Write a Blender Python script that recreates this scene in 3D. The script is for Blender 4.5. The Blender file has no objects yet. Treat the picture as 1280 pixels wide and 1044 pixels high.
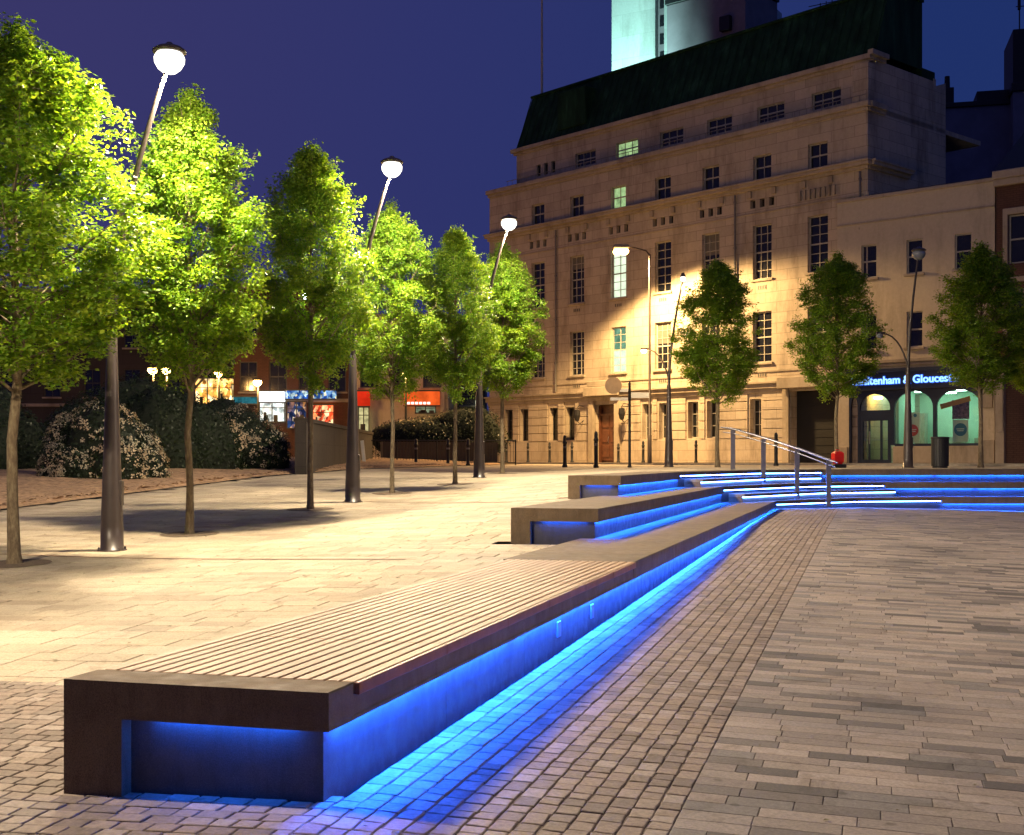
import bpy, math, random
from mathutils import Vector, Matrix
random.seed(7)
S = bpy.context.scene
C = S.collection
PI = math.pi
R = math.radians
# ------------------------------------------------------------------ frame
F = 1600.0; HOR = 575.0; ZC = 1.366          # focal length in photo px, horizon row, eye height
P0 = (-0.72, 5.03); U = (0.2707, 0.9627); N = (0.9627, -0.2707)
ROT = math.atan2(N[1], N[0])
def W(t, q): return (P0[0]+U[0]*t+N[0]*q, P0[1]+U[1]*t+N[1]*q)
def TQ(x, y):
    dx, dy = x-P0[0], y-P0[1]
    return (dx*U[0]+dy*U[1], dx*N[0]+dy*N[1])
def px(u, v, d): return Vector(((u-640)/F*d, d, ZC-(v-HOR)/F*d))
def pl(tab, x):
    if x <= tab[0][0]: return tab[0][1]
    for (a, va), (b, vb) in zip(tab, tab[1:]):
        if x <= b: return va+(vb-va)*(x-a)/(b-a)
    return tab[-1][1]
IN = [(-8,-.30),(0,-.03),(9.7,.40),(15.2,.78),(21,1.10),(60,1.25)]
OUT = [(-8,-.40),(0,-.15),(9.05,.264),(24.1,.952),(30,1.09),(60,1.25)]
def zlow(t, q): return .01367*t-.03*min(max(q, 0), 9)-.0105*max(t-18, 0)
def zup(t, q):
    f = min(max((-1.2-q)/5.65, 0), 1); f = f*f*(3-2*f)
    return pl(IN, t)*(1-f)+pl(OUT, t)*f
def zG(t, q):
    if q <= -1.2: return zup(t, q)
    if q >= 0: return zlow(t, q)
    if t > 3: return zup(t, q)
    f = -q/1.2
    return zlow(t, q)*(1-f)+zup(t, q)*f
def gpx(u, v):                                # where the ray through a photo point meets the ground
    d = 5.0
    while d < 80:
        p = px(u, v, d); t, q = TQ(p.x, p.y)
        if p.z <= (zup(t, q) if (q < -1 or t > 24) else zlow(t, q)): return p
        d += .02
    return p
# ------------------------------------------------------------------ tagging
def tag(o, label=None, cat=None, group=None, kind=None):
    if label: o['label'] = label
    if cat: o['category'] = cat
    if group: o['group'] = group
    if kind: o['kind'] = kind
    return o
def empty(name, loc=(0,0,0), rz=0, label=None, cat=None, group=None):
    o = bpy.data.objects.new(name, None); C.objects.link(o)
    o.location = loc; o.rotation_euler = (0,0,rz); o.empty_display_size = .2
    return tag(o, label, cat, group)
def copy_tree(o, parent=None):
    c = o.copy(); C.objects.link(c); c.parent = parent
    for ch in list(o.children): copy_tree(ch, c)
    return c
# ------------------------------------------------------------------ mesh builder
class MB:
    def __init__(s): s.v = []; s.f = []; s.m = []; s.sm = []; s.g = []
    def add(s, vs, fs, mi=0, smooth=False):
        b = len(s.v); s.v += [tuple(p) for p in vs]; s.g.append((b, len(s.v), len(s.f), len(s.f)+len(fs)))
        for f in fs: s.f.append([b+i for i in f]); s.m.append(mi); s.sm.append(smooth)
    def box(s, x0, x1, y0, y1, z0, z1, mi=0, M=None):
        vs = [(x,y,z) for z in (z0,z1) for y in (y0,y1) for x in (x0,x1)]
        if M: vs = [M @ Vector(p) for p in vs]
        s.add(vs, [(0,2,3,1),(4,5,7,6),(0,1,5,4),(2,6,7,3),(0,4,6,2),(1,3,7,5)], mi)
        return s
    def bev(s, x0, x1, y0, y1, z0, z1, b=.01, mi=0, M=None):
        # box with chamfered edges
        def ring(i, z): return [(x0+i,y0+i,z),(x1-i,y0+i,z),(x1-i,y1-i,z),(x0+i,y1-i,z)]
        rs = ring(b,z0)+ring(0,z0+b)+ring(0,z1-b)+ring(b,z1)
        fs = [(3,2,1,0),(12,13,14,15)]
        for k in range(3):
            for i in range(4):
                j = (i+1) % 4; fs.append((k*4+i, k*4+j, k*4+4+j, k*4+4+i))
        vs = rs if not M else [M @ Vector(p) for p in rs]
        s.add(vs, fs, mi); return s
    def tube(s, pts, rad, n=8, mi=0, cap=True, smooth=True):
        pts = [Vector(p) for p in pts]
        if not hasattr(rad, '__len__'): rad = [rad]*len(pts)
        vs = []; up = Vector((0,0,1)); last = None
        for i, p in enumerate(pts):
            d = (pts[min(i+1, len(pts)-1)]-pts[max(i-1, 0)]).normalized()
            if last is None:
                a = d.cross(up)
                if a.length < .1: a = d.cross(Vector((1,0,0)))
                a.normalize()
            else:
                a = (last-d*last.dot(d)).normalized()
            last = a; b = d.cross(a)
            for k in range(n):
                w = 2*PI*k/n; vs.append(p+(a*math.cos(w)+b*math.sin(w))*rad[i])
        fs = []
        for i in range(len(pts)-1):
            for k in range(n):
                j = (k+1) % n; fs.append((i*n+k, i*n+j, i*n+n+j, i*n+n+k))
        s.add(vs, fs, mi, smooth)
        if cap:
            s.add(vs[:n], [tuple(range(n))], mi); s.add(vs[-n:], [tuple(reversed(range(n)))], mi)
        return s
    def lathe(s, prof, cx=0, cy=0, n=24, mi=0, smooth=True):
        vs = [(cx+r*math.cos(2*PI*k/n), cy+r*math.sin(2*PI*k/n), z) for r, z in prof for k in range(n)]
        fs = []
        for i in range(len(prof)-1):
            for k in range(n):
                j = (k+1) % n; fs.append((i*n+k, i*n+j, i*n+n+j, i*n+n+k))
        s.add(vs, fs, mi, smooth)
        s.add(vs[:n], [tuple(reversed(range(n)))], mi); s.add(vs[-n:], [tuple(range(n))], mi)
        return s
    def prism(s, poly, z0, z1, mi=0, axis='z'):
        # poly: list of 2D points counter-clockwise, axis z: (x,y), axis y: (x,z) extruded in y from z0 to z1
        n = len(poly)
        if axis == 'z': vs = [(x,y,z0) for x,y in poly]+[(x,y,z1) for x,y in poly]
        else: vs = [(x,z0,y) for x,y in poly]+[(x,z1,y) for x,y in poly]
        fs = [tuple(reversed(range(n))), tuple(range(n, 2*n))]+[(i,(i+1)%n,(i+1)%n+n,i+n) for i in range(n)]
        if axis == 'y': fs = [tuple(reversed(f)) for f in fs]
        s.add(vs, fs, mi); return s
    def each(s, name, m, parent):
        # every separate solid becomes a part of its own
        out = []
        for (v0, v1, f0, f1) in s.g:
            b = MB(); b.v = s.v[v0:v1]; b.f = [[i-v0 for i in f] for f in s.f[f0:f1]]; b.m = [0]*(f1-f0); b.sm = s.sm[f0:f1]
            out.append(b.build(name, m, parent))
        return out
    def build(s, name, mats, parent=None, loc=None):
        me = bpy.data.meshes.new(name); me.from_pydata(s.v, [], s.f)
        if not isinstance(mats, (list, tuple)): mats = [mats]
        for m in mats: me.materials.append(m)
        me.polygons.foreach_set('material_index', s.m)
        me.polygons.foreach_set('use_smooth', s.sm)
        me.update()
        o = bpy.data.objects.new(name, me); C.objects.link(o)
        if parent: o.parent = parent
        if loc: o.location = loc
        return o
# ------------------------------------------------------------------ materials
def newmat(name):
    m = bpy.data.materials.new(name); m.use_nodes = True
    nt = m.node_tree; return m, nt, nt.nodes['Principled BSDF'], nt.nodes['Material Output']
def ramp(nt, fac, cols):
    r = nt.nodes.new('ShaderNodeValToRGB'); e = r.color_ramp.elements
    while len(e) < len(cols): e.new(.5)
    for el, (p, c) in zip(e, cols): el.position = p; el.color = (*c, 1)
    nt.links.new(fac, r.inputs[0]); return r.outputs[0]
def noise(nt, scale, detail=6, rough=.6, vec=None, dist=0):
    n = nt.nodes.new('ShaderNodeTexNoise'); n.inputs['Scale'].default_value = scale
    n.inputs['Detail'].default_value = detail; n.inputs['Roughness'].default_value = rough
    n.inputs['Distortion'].default_value = dist
    if vec is None: vec = nt.nodes.new('ShaderNodeTexCoord').outputs['Object']
    nt.links.new(vec, n.inputs['Vector']); return n.outputs['Fac']
def mixc(nt, a, b, fac, mode='MIX'):
    m = nt.nodes.new('ShaderNodeMix'); m.data_type = 'RGBA'; m.blend_type = mode
    for i, s_ in ((6, a), (7, b), (0, fac)):
        if hasattr(s_, 'is_output'): nt.links.new(s_, m.inputs[i])
        elif i == 0: m.inputs[0].default_value = s_
        else: m.inputs[i].default_value = (*s_, 1)
    return m.outputs[2]
def bump(nt, b, h, strength=.3, dist=.01):
    n = nt.nodes.new('ShaderNodeBump'); n.inputs['Strength'].default_value = strength
    n.inputs['Distance'].default_value = dist
    nt.links.new(h, n.inputs['Height']); nt.links.new(n.outputs[0], b.inputs['Normal'])
def scaled(nt, sc):
    mp = nt.nodes.new('ShaderNodeMapping'); mp.inputs['Scale'].default_value = sc
    nt.links.new(nt.nodes.new('ShaderNodeTexCoord').outputs['Object'], mp.inputs[0]); return mp.outputs[0]
def mat(name, col, rough=.6, var=.25, sc=3, bumpk=0, metal=0, bsc=None, spec=None):
    m, nt, b, o = newmat(name)
    lo = tuple(c*(1-var) for c in col); hi = tuple(min(c*(1+var), 1) for c in col)
    n = noise(nt, sc)
    nt.links.new(ramp(nt, n, [(.3, lo), (.7, hi)]), b.inputs['Base Color'])
    b.inputs['Roughness'].default_value = rough; b.inputs['Metallic'].default_value = metal
    if spec is not None: b.inputs['Specular IOR Level'].default_value = spec
    if bumpk: bump(nt, b, noise(nt, bsc or sc*12), bumpk)
    return m
def emit(name, col, strength, vary=None):
    m, nt, b, o = newmat(name)
    e = nt.nodes.new('ShaderNodeEmission'); e.inputs[1].default_value = strength
    e.inputs[0].default_value = (*col, 1)
    if vary: nt.links.new(ramp(nt, noise(nt, vary[0], 3), [(.35, tuple(c*vary[1] for c in col)), (.65, col)]), e.inputs[0])
    nt.links.new(e.outputs[0], o.inputs[0]); return m
def paving(name, cols, rough=.75, stain=.25, fine=60, bumpk=.35):
    m, nt, b, o = newmat(name)
    g = nt.nodes.new('ShaderNodeNewGeometry')
    c = ramp(nt, g.outputs['Random Per Island'], cols)
    nt.nodes[-1].color_ramp.interpolation = 'CONSTANT'
    f = noise(nt, fine, 4, .7)
    c = mixc(nt, c, ramp(nt, f, [(.25, (.55,.55,.55)), (.7, (1.25,1.25,1.25))]), .8, 'MULTIPLY')
    l = noise(nt, .55, 5, .65)
    c = mixc(nt, c, ramp(nt, l, [(.3, (1-stain,)*3), (.62, (1.1,1.08,1.05))]), 1.0, 'MULTIPLY')
    sp = noise(nt, 6.5, 3, .8)
    c = mixc(nt, c, ramp(nt, sp, [(.32, (.62,.6,.56)), (.42, (1,1,1))]), .5, 'MULTIPLY')
    vo = nt.nodes.new('ShaderNodeTexVoronoi'); vo.inputs['Scale'].default_value = 3.1; nt.links.new(nt.nodes.new('ShaderNodeTexCoord').outputs['Object'], vo.inputs['Vector'])
    c = mixc(nt, c, ramp(nt, vo.outputs['Distance'], [(.05, (.5,.48,.45)), (.085, (1,1,1))]), .8, 'MULTIPLY')      # trodden gum spots
    dr = noise(nt, 2.3, 7, .75, dist=1.2)
    c = mixc(nt, c, ramp(nt, dr, [(.36, (.68,.65,.6)), (.46, (1,1,1)), (.66, (1,1,1)), (.74, (1.14,1.12,1.1))]), .75, 'MULTIPLY')
    nt.links.new(c, b.inputs['Base Color'])
    nt.links.new(ramp(nt, l, [(.3, (rough-.12,)*3), (.7, (rough+.12,)*3)]), b.inputs['Roughness'])
    bump(nt, b, noise(nt, fine*.7, 5, .7), bumpk, .006)
    return m
M = {}
M['plank'] = paving('plank_paving_stone', [(0,(.32,.262,.215)),(.2,(.28,.235,.195)),(.38,(.35,.292,.245)),(.54,(.24,.20,.17)),(.66,(.17,.145,.125)),(.76,(.20,.18,.16)),(.84,(.11,.095,.082)),(.93,(.30,.255,.22))])
M['sett'] = paving('granite_sett', [(0,(.27,.205,.155)),(.3,(.22,.17,.13)),(.55,(.31,.245,.19)),(.8,(.19,.145,.11)),(.92,(.34,.28,.23))], fine=45, bumpk=.7)
M['slab'] = paving('pale_slab', [(0,(.46,.385,.27)),(.3,(.42,.355,.25)),(.6,(.49,.415,.30)),(.85,(.38,.31,.215))], stain=.3, rough=.8)
M['joint'] = mat('sand_joint', (.15,.115,.085), .95, .4, 8)
M['jointpale'] = mat('pale_joint', (.19,.15,.10), .95, .3, 8)
M['jointplank'] = mat('plank_joint', (.15,.105,.075), .95, .4, 8)
def granite(name, col, rough=.5):
    m, nt, b, o = newmat(name)
    c = ramp(nt, noise(nt, 1.6, 6, .7, dist=.4), [(.3, tuple(x*.72 for x in col)), (.7, tuple(x*1.2 for x in col))])
    c = mixc(nt, c, ramp(nt, noise(nt, 220, 2, .5), [(.35, (.6,.6,.6)), (.68, (1.35,1.3,1.25))]), .8, 'MULTIPLY')
    st = noise(nt, 5, 5, .7, vec=scaled(nt, (3, 3, .6)))
    c = mixc(nt, c, ramp(nt, st, [(.3, (.65,.62,.58)), (.5, (1,1,1)), (.75, (1.2,1.15,1.1))]), .7, 'MULTIPLY')
    nt.links.new(c, b.inputs['Base Color'])
    nt.links.new(ramp(nt, noise(nt, 9, 5), [(.3, (rough-.12,)*3), (.7, (rough+.2,)*3)]), b.inputs['Roughness'])
    bump(nt, b, noise(nt, 130, 4, .7), .35, .004); return m
M['granite'] = granite('honed_dark_granite', (.15,.105,.062), .78)
M['plinth'] = granite('dark_plinth_granite', (.06,.057,.057), .5)
M['granite2'] = granite('step_granite', (.21,.18,.145), .6)
def timber():
    m, nt, b, o = newmat('bench_timber')
    g = nt.nodes.new('ShaderNodeNewGeometry')
    c = ramp(nt, g.outputs['Random Per Island'], [(0,(.29,.17,.085)),(.5,(.37,.225,.12)),(1,(.43,.275,.155))])
    gr = noise(nt, 5, 6, .7, vec=scaled(nt, (60, 1.5, 60)))
    c = mixc(nt, c, ramp(nt, gr, [(.3, (.6,.52,.45)), (.65, (1.15,1.12,1.1))]), .8, 'MULTIPLY')
    nt.links.new(c, b.inputs['Base Color']); b.inputs['Roughness'].default_value = .55
    bump(nt, b, gr, .2, .003); return m
M['timber'] = timber()
M['redtimber'] = mat('edge_timber', (.26,.095,.05), .45, .35, 6, .2)
M['blue'] = emit('blue_led', (.008,.095,1.0), 950)
M['bluebright'] = emit('blue_led_step', (.07,.20,1.0), 60)
M['bluefront'] = emit('blue_led_end', (.010,.12,1.0), 100)
M['bluestrip'] = emit('blue_led_tier', (.008,.105,1.0), 480)
M['post'] = mat('bronze_brown_paint', (.055,.042,.036), .38, .2, 4, .05, 0)
M['black'] = mat('black_paint', (.010,.010,.011), .6, .2, 5)
M['steel'] = mat('brushed_steel', (.34,.34,.38), .4, .12, 9, .05, 1)
M['castiron'] = mat('grey_galvanised', (.16,.15,.14), .5, .2, 7)
M['bark'] = None
def bark():
    m, nt, b, o = newmat('bark')
    n = noise(nt, 9, 7, .7, vec=scaled(nt, (4, 4, 1)))
    nt.links.new(ramp(nt, n, [(.3,(.085,.06,.035)),(.5,(.16,.12,.07)),(.7,(.26,.22,.13))]), b.inputs['Base Color'])
    b.inputs['Roughness'].default_value = .9; bump(nt, b, n, .8, .02); return m
M['bark'] = bark()
def leafmat(name, cols, tr=(.3,.5,.05), trf=.48):
    m, nt, b, o = newmat(name)
    g = nt.nodes.new('ShaderNodeNewGeometry')
    c = ramp(nt, g.outputs['Random Per Island'], cols)
    big = noise(nt, 1.5, 3)
    c = mixc(nt, c, ramp(nt, big, [(.35,(.75,.85,.8)),(.65,(1.2,1.1,.9))]), 1, 'MULTIPLY')
    nt.links.new(c, b.inputs['Base Color']); b.inputs['Roughness'].default_value = .45
    b.inputs['Specular IOR Level'].default_value = .35
    t = nt.nodes.new('ShaderNodeBsdfTranslucent')
    nt.links.new(mixc(nt, c, (1.9,1.7,.7), 1, 'MULTIPLY'), t.inputs[0])
    mx = nt.nodes.new('ShaderNodeMixShader'); mx.inputs[0].default_value = trf
    nt.links.new(b.outputs[0], mx.inputs[1]); nt.links.new(t.outputs[0], mx.inputs[2])
    nt.links.new(mx.outputs[0], o.inputs[0]); return m
M['leaf'] = leafmat('hornbeam_leaf', [(0,(.075,.17,.014)),(.35,(.12,.235,.02)),(.7,(.17,.28,.026)),(1,(.23,.33,.04))])
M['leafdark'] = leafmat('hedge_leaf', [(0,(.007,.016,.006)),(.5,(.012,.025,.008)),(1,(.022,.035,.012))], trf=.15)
M['blossom'] = leafmat('blossom', [(0,(.42,.36,.28)),(.5,(.55,.48,.40)),(1,(.34,.25,.18))], trf=.15)
def stone(name, col, bw=.9, bh=.42, stainamt=.5, joints=.5):
    m, nt, b, o = newmat(name)
    tc = nt.nodes.new('ShaderNodeTexCoord').outputs['Object']
    sx = nt.nodes.new('ShaderNodeSeparateXYZ'); nt.links.new(tc, sx.inputs[0])
    cx = nt.nodes.new('ShaderNodeCombineXYZ')
    ad = nt.nodes.new('ShaderNodeMath'); nt.links.new(sx.outputs[0], ad.inputs[0]); nt.links.new(sx.outputs[1], ad.inputs[1])
    nt.links.new(ad.outputs[0], cx.inputs[0]); nt.links.new(sx.outputs[2], cx.inputs[1])
    br = nt.nodes.new('ShaderNodeTexBrick'); nt.links.new(cx.outputs[0], br.inputs['Vector'])
    br.inputs['Scale'].default_value = 1; br.inputs['Brick Width'].default_value = bw; br.inputs['Row Height'].default_value = bh
    br.inputs['Mortar Size'].default_value = .012; br.inputs['Mortar Smooth'].default_value = .3
    br.inputs['Color1'].default_value = (*[x*.9 for x in col],1); br.inputs['Color2'].default_value = (*[x*1.08 for x in col],1)
    br.inputs['Mortar'].default_value = (*[x*(1-joints) for x in col],1)
    c = br.outputs['Color']
    st = noise(nt, .9, 6, .7, vec=scaled(nt, (1, 1, .25)))
    c = mixc(nt, c, ramp(nt, st, [(.32,(.45,.42,.38)),(.5,(.95,.94,.92)),(.8,(1.12,1.1,1.08))]), stainamt, 'MULTIPLY')
    c = mixc(nt, c, ramp(nt, noise(nt, 7, 6, .75), [(.3,(.8,.78,.75)),(.7,(1.1,1.1,1.1))]), .6, 'MULTIPLY')
    nt.links.new(c, b.inputs['Base Color']); b.inputs['Roughness'].default_value = .85
    bump(nt, b, noise(nt, 25, 6, .7), .3, .02); return m
M['stone'] = stone('portland_stone', (.47,.40,.31), 1.1, .45, .8, .42)
M['stonetrim'] = stone('stone_trim', (.40,.34,.26), 1.3, 5, .75, .2)
M['render'] = stone('painted_render', (.56,.49,.37), 30, 30, .55, 0)
M['brick'] = stone('dark_brick', (.10,.045,.028), .23, .08, .5, .4)
M['darkwall'] = stone('dark_concrete', (.055,.045,.038), 1.6, .6, .6, .3)
M['copper'] = None
def copper():
    m, nt, b, o = newmat('green_copper')
    n = noise(nt, 1.2, 6, .7, vec=scaled(nt, (1.5, 1.5, .3)))
    nt.links.new(ramp(nt, n, [(.3,(.005,.016,.006)),(.55,(.014,.045,.018)),(.8,(.04,.11,.05))]), b.inputs['Base Color']); b.inputs['Specular IOR Level'].default_value = .1
    b.inputs['Roughness'].default_value = .7; return m
M['copper'] = copper()
M['tower'] = stone('tower_concrete', (.5,.55,.53), 2.6, 1.5, .45, .3)
M['mauve'] = mat('grey_render', (.20,.17,.19), .85, .15, 1)
M['bluewall'] = mat('painted_bluegrey_wall', (.16,.17,.21), .85, .2, .8)
M['soil'] = mat('bark_mulch', (.34,.215,.12), .95, .5, 9, 1.0, bsc=40)
M['asphalt'] = mat('asphalt', (.045,.042,.04), .8, .25, 6, .4)
M['kerb'] = mat('kerb_granite', (.33,.29,.23), .8, .2, 6, .3)
M['winframe'] = mat('white_window_paint', (.40,.37,.30), .6, .15, 5)
M['darkframe'] = mat('dark_window_paint', (.05,.05,.045), .6, .15, 5)
M['blind'] = mat('pale_blind', (.13,.12,.10), .8, .1, 3)
M['glass'] = mat('dark_window_glass', (.012,.014,.016), .12, .3, 2, spec=.6)
M['doorwood'] = mat('oak_door', (.10,.035,.016), .5, .35, 6, .2)
M['navy'] = mat('navy_shop_paint', (.008,.018,.045), .35, .2, 3)
M['rollershutter'] = mat('dark_opening', (.006,.006,.006), .8, .2, 3)
M['lens'] = emit('lamp_lens', (1.0,.95,.85), 3)
M['lenssmall'] = emit('cool_lens', (.85,.95,1.0), 40)
M['amber'] = emit('amber_lens', (1.0,.55,.16), 45)
M['lensoff'] = mat('lamp_glass_unlit', (.22,.24,.26), .2, .1, 3)
M['litgreen'] = emit('lit_window_green', (.55,.85,.38), .75, (3,.45))
M['litteal'] = emit('lit_window_teal', (.30,.62,.38), .75, (3,.5))
M['litwhite'] = emit('lit_window_white', (.85,1.0,.72), 1.25, (2,.75))
def shopglass():
    m, nt, b, o = newmat('clear_glass')
    t = nt.nodes.new('ShaderNodeBsdfTransparent'); g = nt.nodes.new('ShaderNodeBsdfGlossy'); g.inputs['Roughness'].default_value = .03
    t.inputs[0].default_value = (.85,.93,.9,1)
    mx = nt.nodes.new('ShaderNodeMixShader'); mx.inputs[0].default_value = .07
    nt.links.new(t.outputs[0], mx.inputs[1]); nt.links.new(g.outputs[0], mx.inputs[2]); nt.links.new(mx.outputs[0], o.inputs[0]); return m
M['clear'] = shopglass()
# ------------------------------------------------------------------ paving
E1 = [W(0,0), W(24.6,0), (8.3,30.7), (10.5,31.25), (14,31.1), (30,30.6)]
E2 = [W(9.9,-1.0), W(23,-1.0), (7.2,31.1), (9.4,32.25), (14,32.3), (30,32.0)]
E3 = [W(15.2,-1.75), W(21.7,-1.75), (6.1,31.5), (8,33), (14,33.5), (30,33.3)]
RX = -math.sin(0)  # unused
def fac_y(x, y):          # distance in front of the stone building's facade (negative = towards the camera)
    return (x+1.2)*.7456+(y-68.46)*.6664
def upper(t, q):
    x, y = W(t, q)
    if fac_y(x, y) > -6.8: return False
    if q < -12.4: return False
    if t < 1.9: return False
    if t < 9.7: return q < -1.2
    if t < 15.3: return q < -2.0
    if q < -2.55: return True
    if x < 3.4: return False
    ey = pl([(p[0], p[1]) for p in E3[1:]], x)
    return y > ey+.12
def frame_obj(o):
    o.location = (P0[0], P0[1], 0); o.rotation_euler = (0,0,ROT); return o
def cell(mb, q0, q1, t0, t1, zf, gap, bev, jit=0, drop=.014, jz=0):
    def z(q, t): return zf(t, q)
    mb.add([(q0,t0,z(q0,t0)-drop),(q1,t0,z(q1,t0)-drop),(q1,t1,z(q1,t1)-drop),(q0,t1,z(q0,t1)-drop)], [(0,1,2,3)], 1)
    g = gap/2; r = lambda: random.uniform(-jit, jit)
    a = [(q0+g+r(), t0+g+r()), (q1-g+r(), t0+g+r()), (q1-g+r(), t1-g+r()), (q0+g+r(), t1-g+r())]
    dz = random.uniform(-jz, jz); cx = (q0+q1)/2; cy = (t0+t1)/2
    base = [(x, y, z(x,y)-drop) for x, y in a]; mid = [(x, y, z(x,y)-bev*.7+dz) for x, y in a]
    def ins(x, y):
        sx = bev if x < cx else -bev; sy = bev if y < cy else -bev
        return x+sx, y+sy
    top = [(*ins(x,y), z(x,y)+dz) for x, y in a]
    fs = [(8,9,10,11)]
    for k in range(2):
        for i in range(4):
            j = (i+1) % 4; fs.append((k*4+i, k*4+j, k*4+4+j, k*4+4+i))
    mb.add(base+mid+top, fs, 0)
mb = MB(); t = -4.2
row = 0
while t < 33:
    h = .13; q = 1.32+random.uniform(0, .3) if row else 1.32
    lim = 15 if t > 20 else 5+t*.45
    q0 = 1.32
    while q0 < lim:
        w = random.choice([.34,.34,.34,.27,.38])
        if q0 == 1.32: w = random.uniform(.12, .3)
        cell(mb, q0, q0+w, t, t+h, zlow, .004, .002, .0008, .005, .0006); q0 += w
    t += h; row += 1
frame_obj(mb.build('lower_plaza', [M['plank'], M['jointplank']])); tag(bpy.data.objects['lower_plaza'], kind='structure')
mb = MB()
q = -.1; nrow = 14; wq = 1.32/14
for k in range(0, 14):
    t = -4.2+random.uniform(0, .1)
    while t < 26.5:
        l = random.uniform(.085, .145)
        if not (k < 0 and t > -.3): cell(mb, k*wq, (k+1)*wq, t, t+l, zlow, .009, .004, .005, .007, .0015)
        t += l
# setts in front of and left of the near bench end
t = -4.2
while t < 1.9:
    h = .095; q = -9+random.uniform(0, .1)
    while q < -.005:
        w = random.uniform(.09, .16)
        if q+w > -.06: w = -q
        if not (q+w > -1.2 and t > .12): cell(mb, q, q+w, t, t+h, zG, .009, .004, .005, .007, .0015)
        q += w
    t += h
frame_obj(mb.build('sett_paving', [M['sett'], M['joint']])); tag(bpy.data.objects['sett_paving'], kind='structure')
mb = MB(); t = 1.9
while t < 60:
    h = random.choice([.2,.25,.3]) if t < 24 else .5
    q = -12.4+random.uniform(-.4, 0)
    while q < 30:
        w = random.uniform(.35, .65)*(1 if t < 24 else 1.6)
        if t > 26 or q < -1:
            ok = all(upper(a, b) for a in (t, t+h) for b in (q, q+w))
            if not ok and upper(t+h/2, q+w/2):
                # trim the piece to the edge of the paved area
                lo, hi = q, q+w; n = 12
                good = [i for i in range(n) if all(upper(a, lo+(hi-lo)*j/n) for a in (t+.01, t+h-.01) for j in (i, i+1))]
                if good:
                    a, b_ = lo+(hi-lo)*good[0]/n, lo+(hi-lo)*(good[-1]+1)/n
                    cell(mb, a, b_, t, t+h, zup, .009, .004, .001, .008, .0014)
            elif ok: cell(mb, q, q+w, t, t+h, zup, .009, .004, .001, .008, .0014)
        q += w
    t += h
frame_obj(mb.build('upper_plaza', [M['slab'], M['jointpale']])); tag(bpy.data.objects['upper_plaza'], kind='structure')
# dark drainage lines across the pale paving
mb = MB()
for (ua, va, ub, vb) in ((0,693,560,700),(455,627,640,628)):
    a, b_ = gpx(ua, va), gpx(ub, vb); n = 30
    ta, qa = TQ(a.x, a.y); tb, qb = TQ(b_.x, b_.y); qb = min(qb, -2.7)
    for i in range(n):
        f0, f1 = i/n, (i+1)/n; pts = []
        for f, s_ in ((f0,-.04),(f1,-.04),(f1,.04),(f0,.04)):
            tt = ta+(tb-ta)*f+s_; qq = qa+(qb-qa)*f; x, y = W(tt, qq); pts.append((x, y, zup(tt, qq)+.004))
        mb.add(pts, [(0,1,2,3)])
o = mb.build('drain_channel', mat('brown_channel', (.20,.12,.07), .8, .2, 8)); tag(o, kind='structure')
# base ground sheet
mb = MB(); xs = [-400,-200,-100]+[-60+1.5*i for i in range(81)]+[100,200,400]; ys = [-200,-80,-30]+[-12+1.5*i for i in range(70)]+[130,250,500]
def zbase(x, y):
    t, q = TQ(x, y)
    if y < 40 and -2.9 < q < 40 and t < 40: z = min(zlow(t, q), zup(t, q) if q < -1.3 and t > 3 else 9)-.06
    else: z = zup(t, q)-.06
    if y < 40 and q >= -2.9 and x > 2: z = min(z, zlow(min(t,30), max(q, 0))-.05)
    return z
idx = {}
vs = []
for j, y in enumerate(ys):
    for i, x in enumerate(xs): idx[i,j] = len(vs); vs.append((x, y, zbase(x, y)))
mb.add(vs, [(idx[i,j], idx[i+1,j], idx[i+1,j+1], idx[i,j+1]) for j in range(len(ys)-1) for i in range(len(xs)-1)])
tag(mb.build('ground', M['asphalt']), kind='structure')
# mulch bed with a low uneven surface
mb = MB(); idx = {}; vs = []
for j in range(0, 190):
    for i in range(0, 36):
        t = -2+j*.25; q = -12.3-i*.25 if i else -12.38
        x, y = W(t, q); z = zup(t, q)+(.02 if i == 0 else .05+min(i*.012, .25)+random.uniform(-.02,.03))
        idx[i,j] = len(vs); vs.append((x, y, z))
mb.add(vs, [(idx[i+1,j], idx[i,j], idx[i,j+1], idx[i+1,j+1]) for j in range(189) for i in range(35)])
for k in range(1500):
    t = random.uniform(0, 38); q = -12.45-random.random()**2*2.5; x, y = W(t, q); z = zup(t, q)+.07
    a = random.uniform(0, PI); l = random.uniform(.03, .08); c, s_ = math.cos(a)*l, math.sin(a)*l
    mb.add([(x-c,y-s_,z),(x+s_*.4,y-c*.4,z+.03),(x+c,y+s_,z+.01),(x-s_*.4,y+c*.4,z+.02)], [(0,1,2,3)])
tag(mb.build('mulch_bed', M['soil']), kind='structure')
mb = MB()
random.seed(21)
for k in range(420):
    t = random.uniform(-3.5, 22); q = random.uniform(.12, 6) if k % 3 else random.uniform(.08, .5)
    x, y = W(t, q); z = zlow(t, q)+.004; l = random.uniform(.006, .02); a = random.uniform(0, PI); c, s_ = math.cos(a)*l, math.sin(a)*l
    mb.add([(x-c,y-s_,z),(x+s_*.6,y-c*.6,z+.003),(x+c,y+s_,z+.001),(x-s_*.6,y+c*.6,z+.004)], [(0,1,2,3)])
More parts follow.
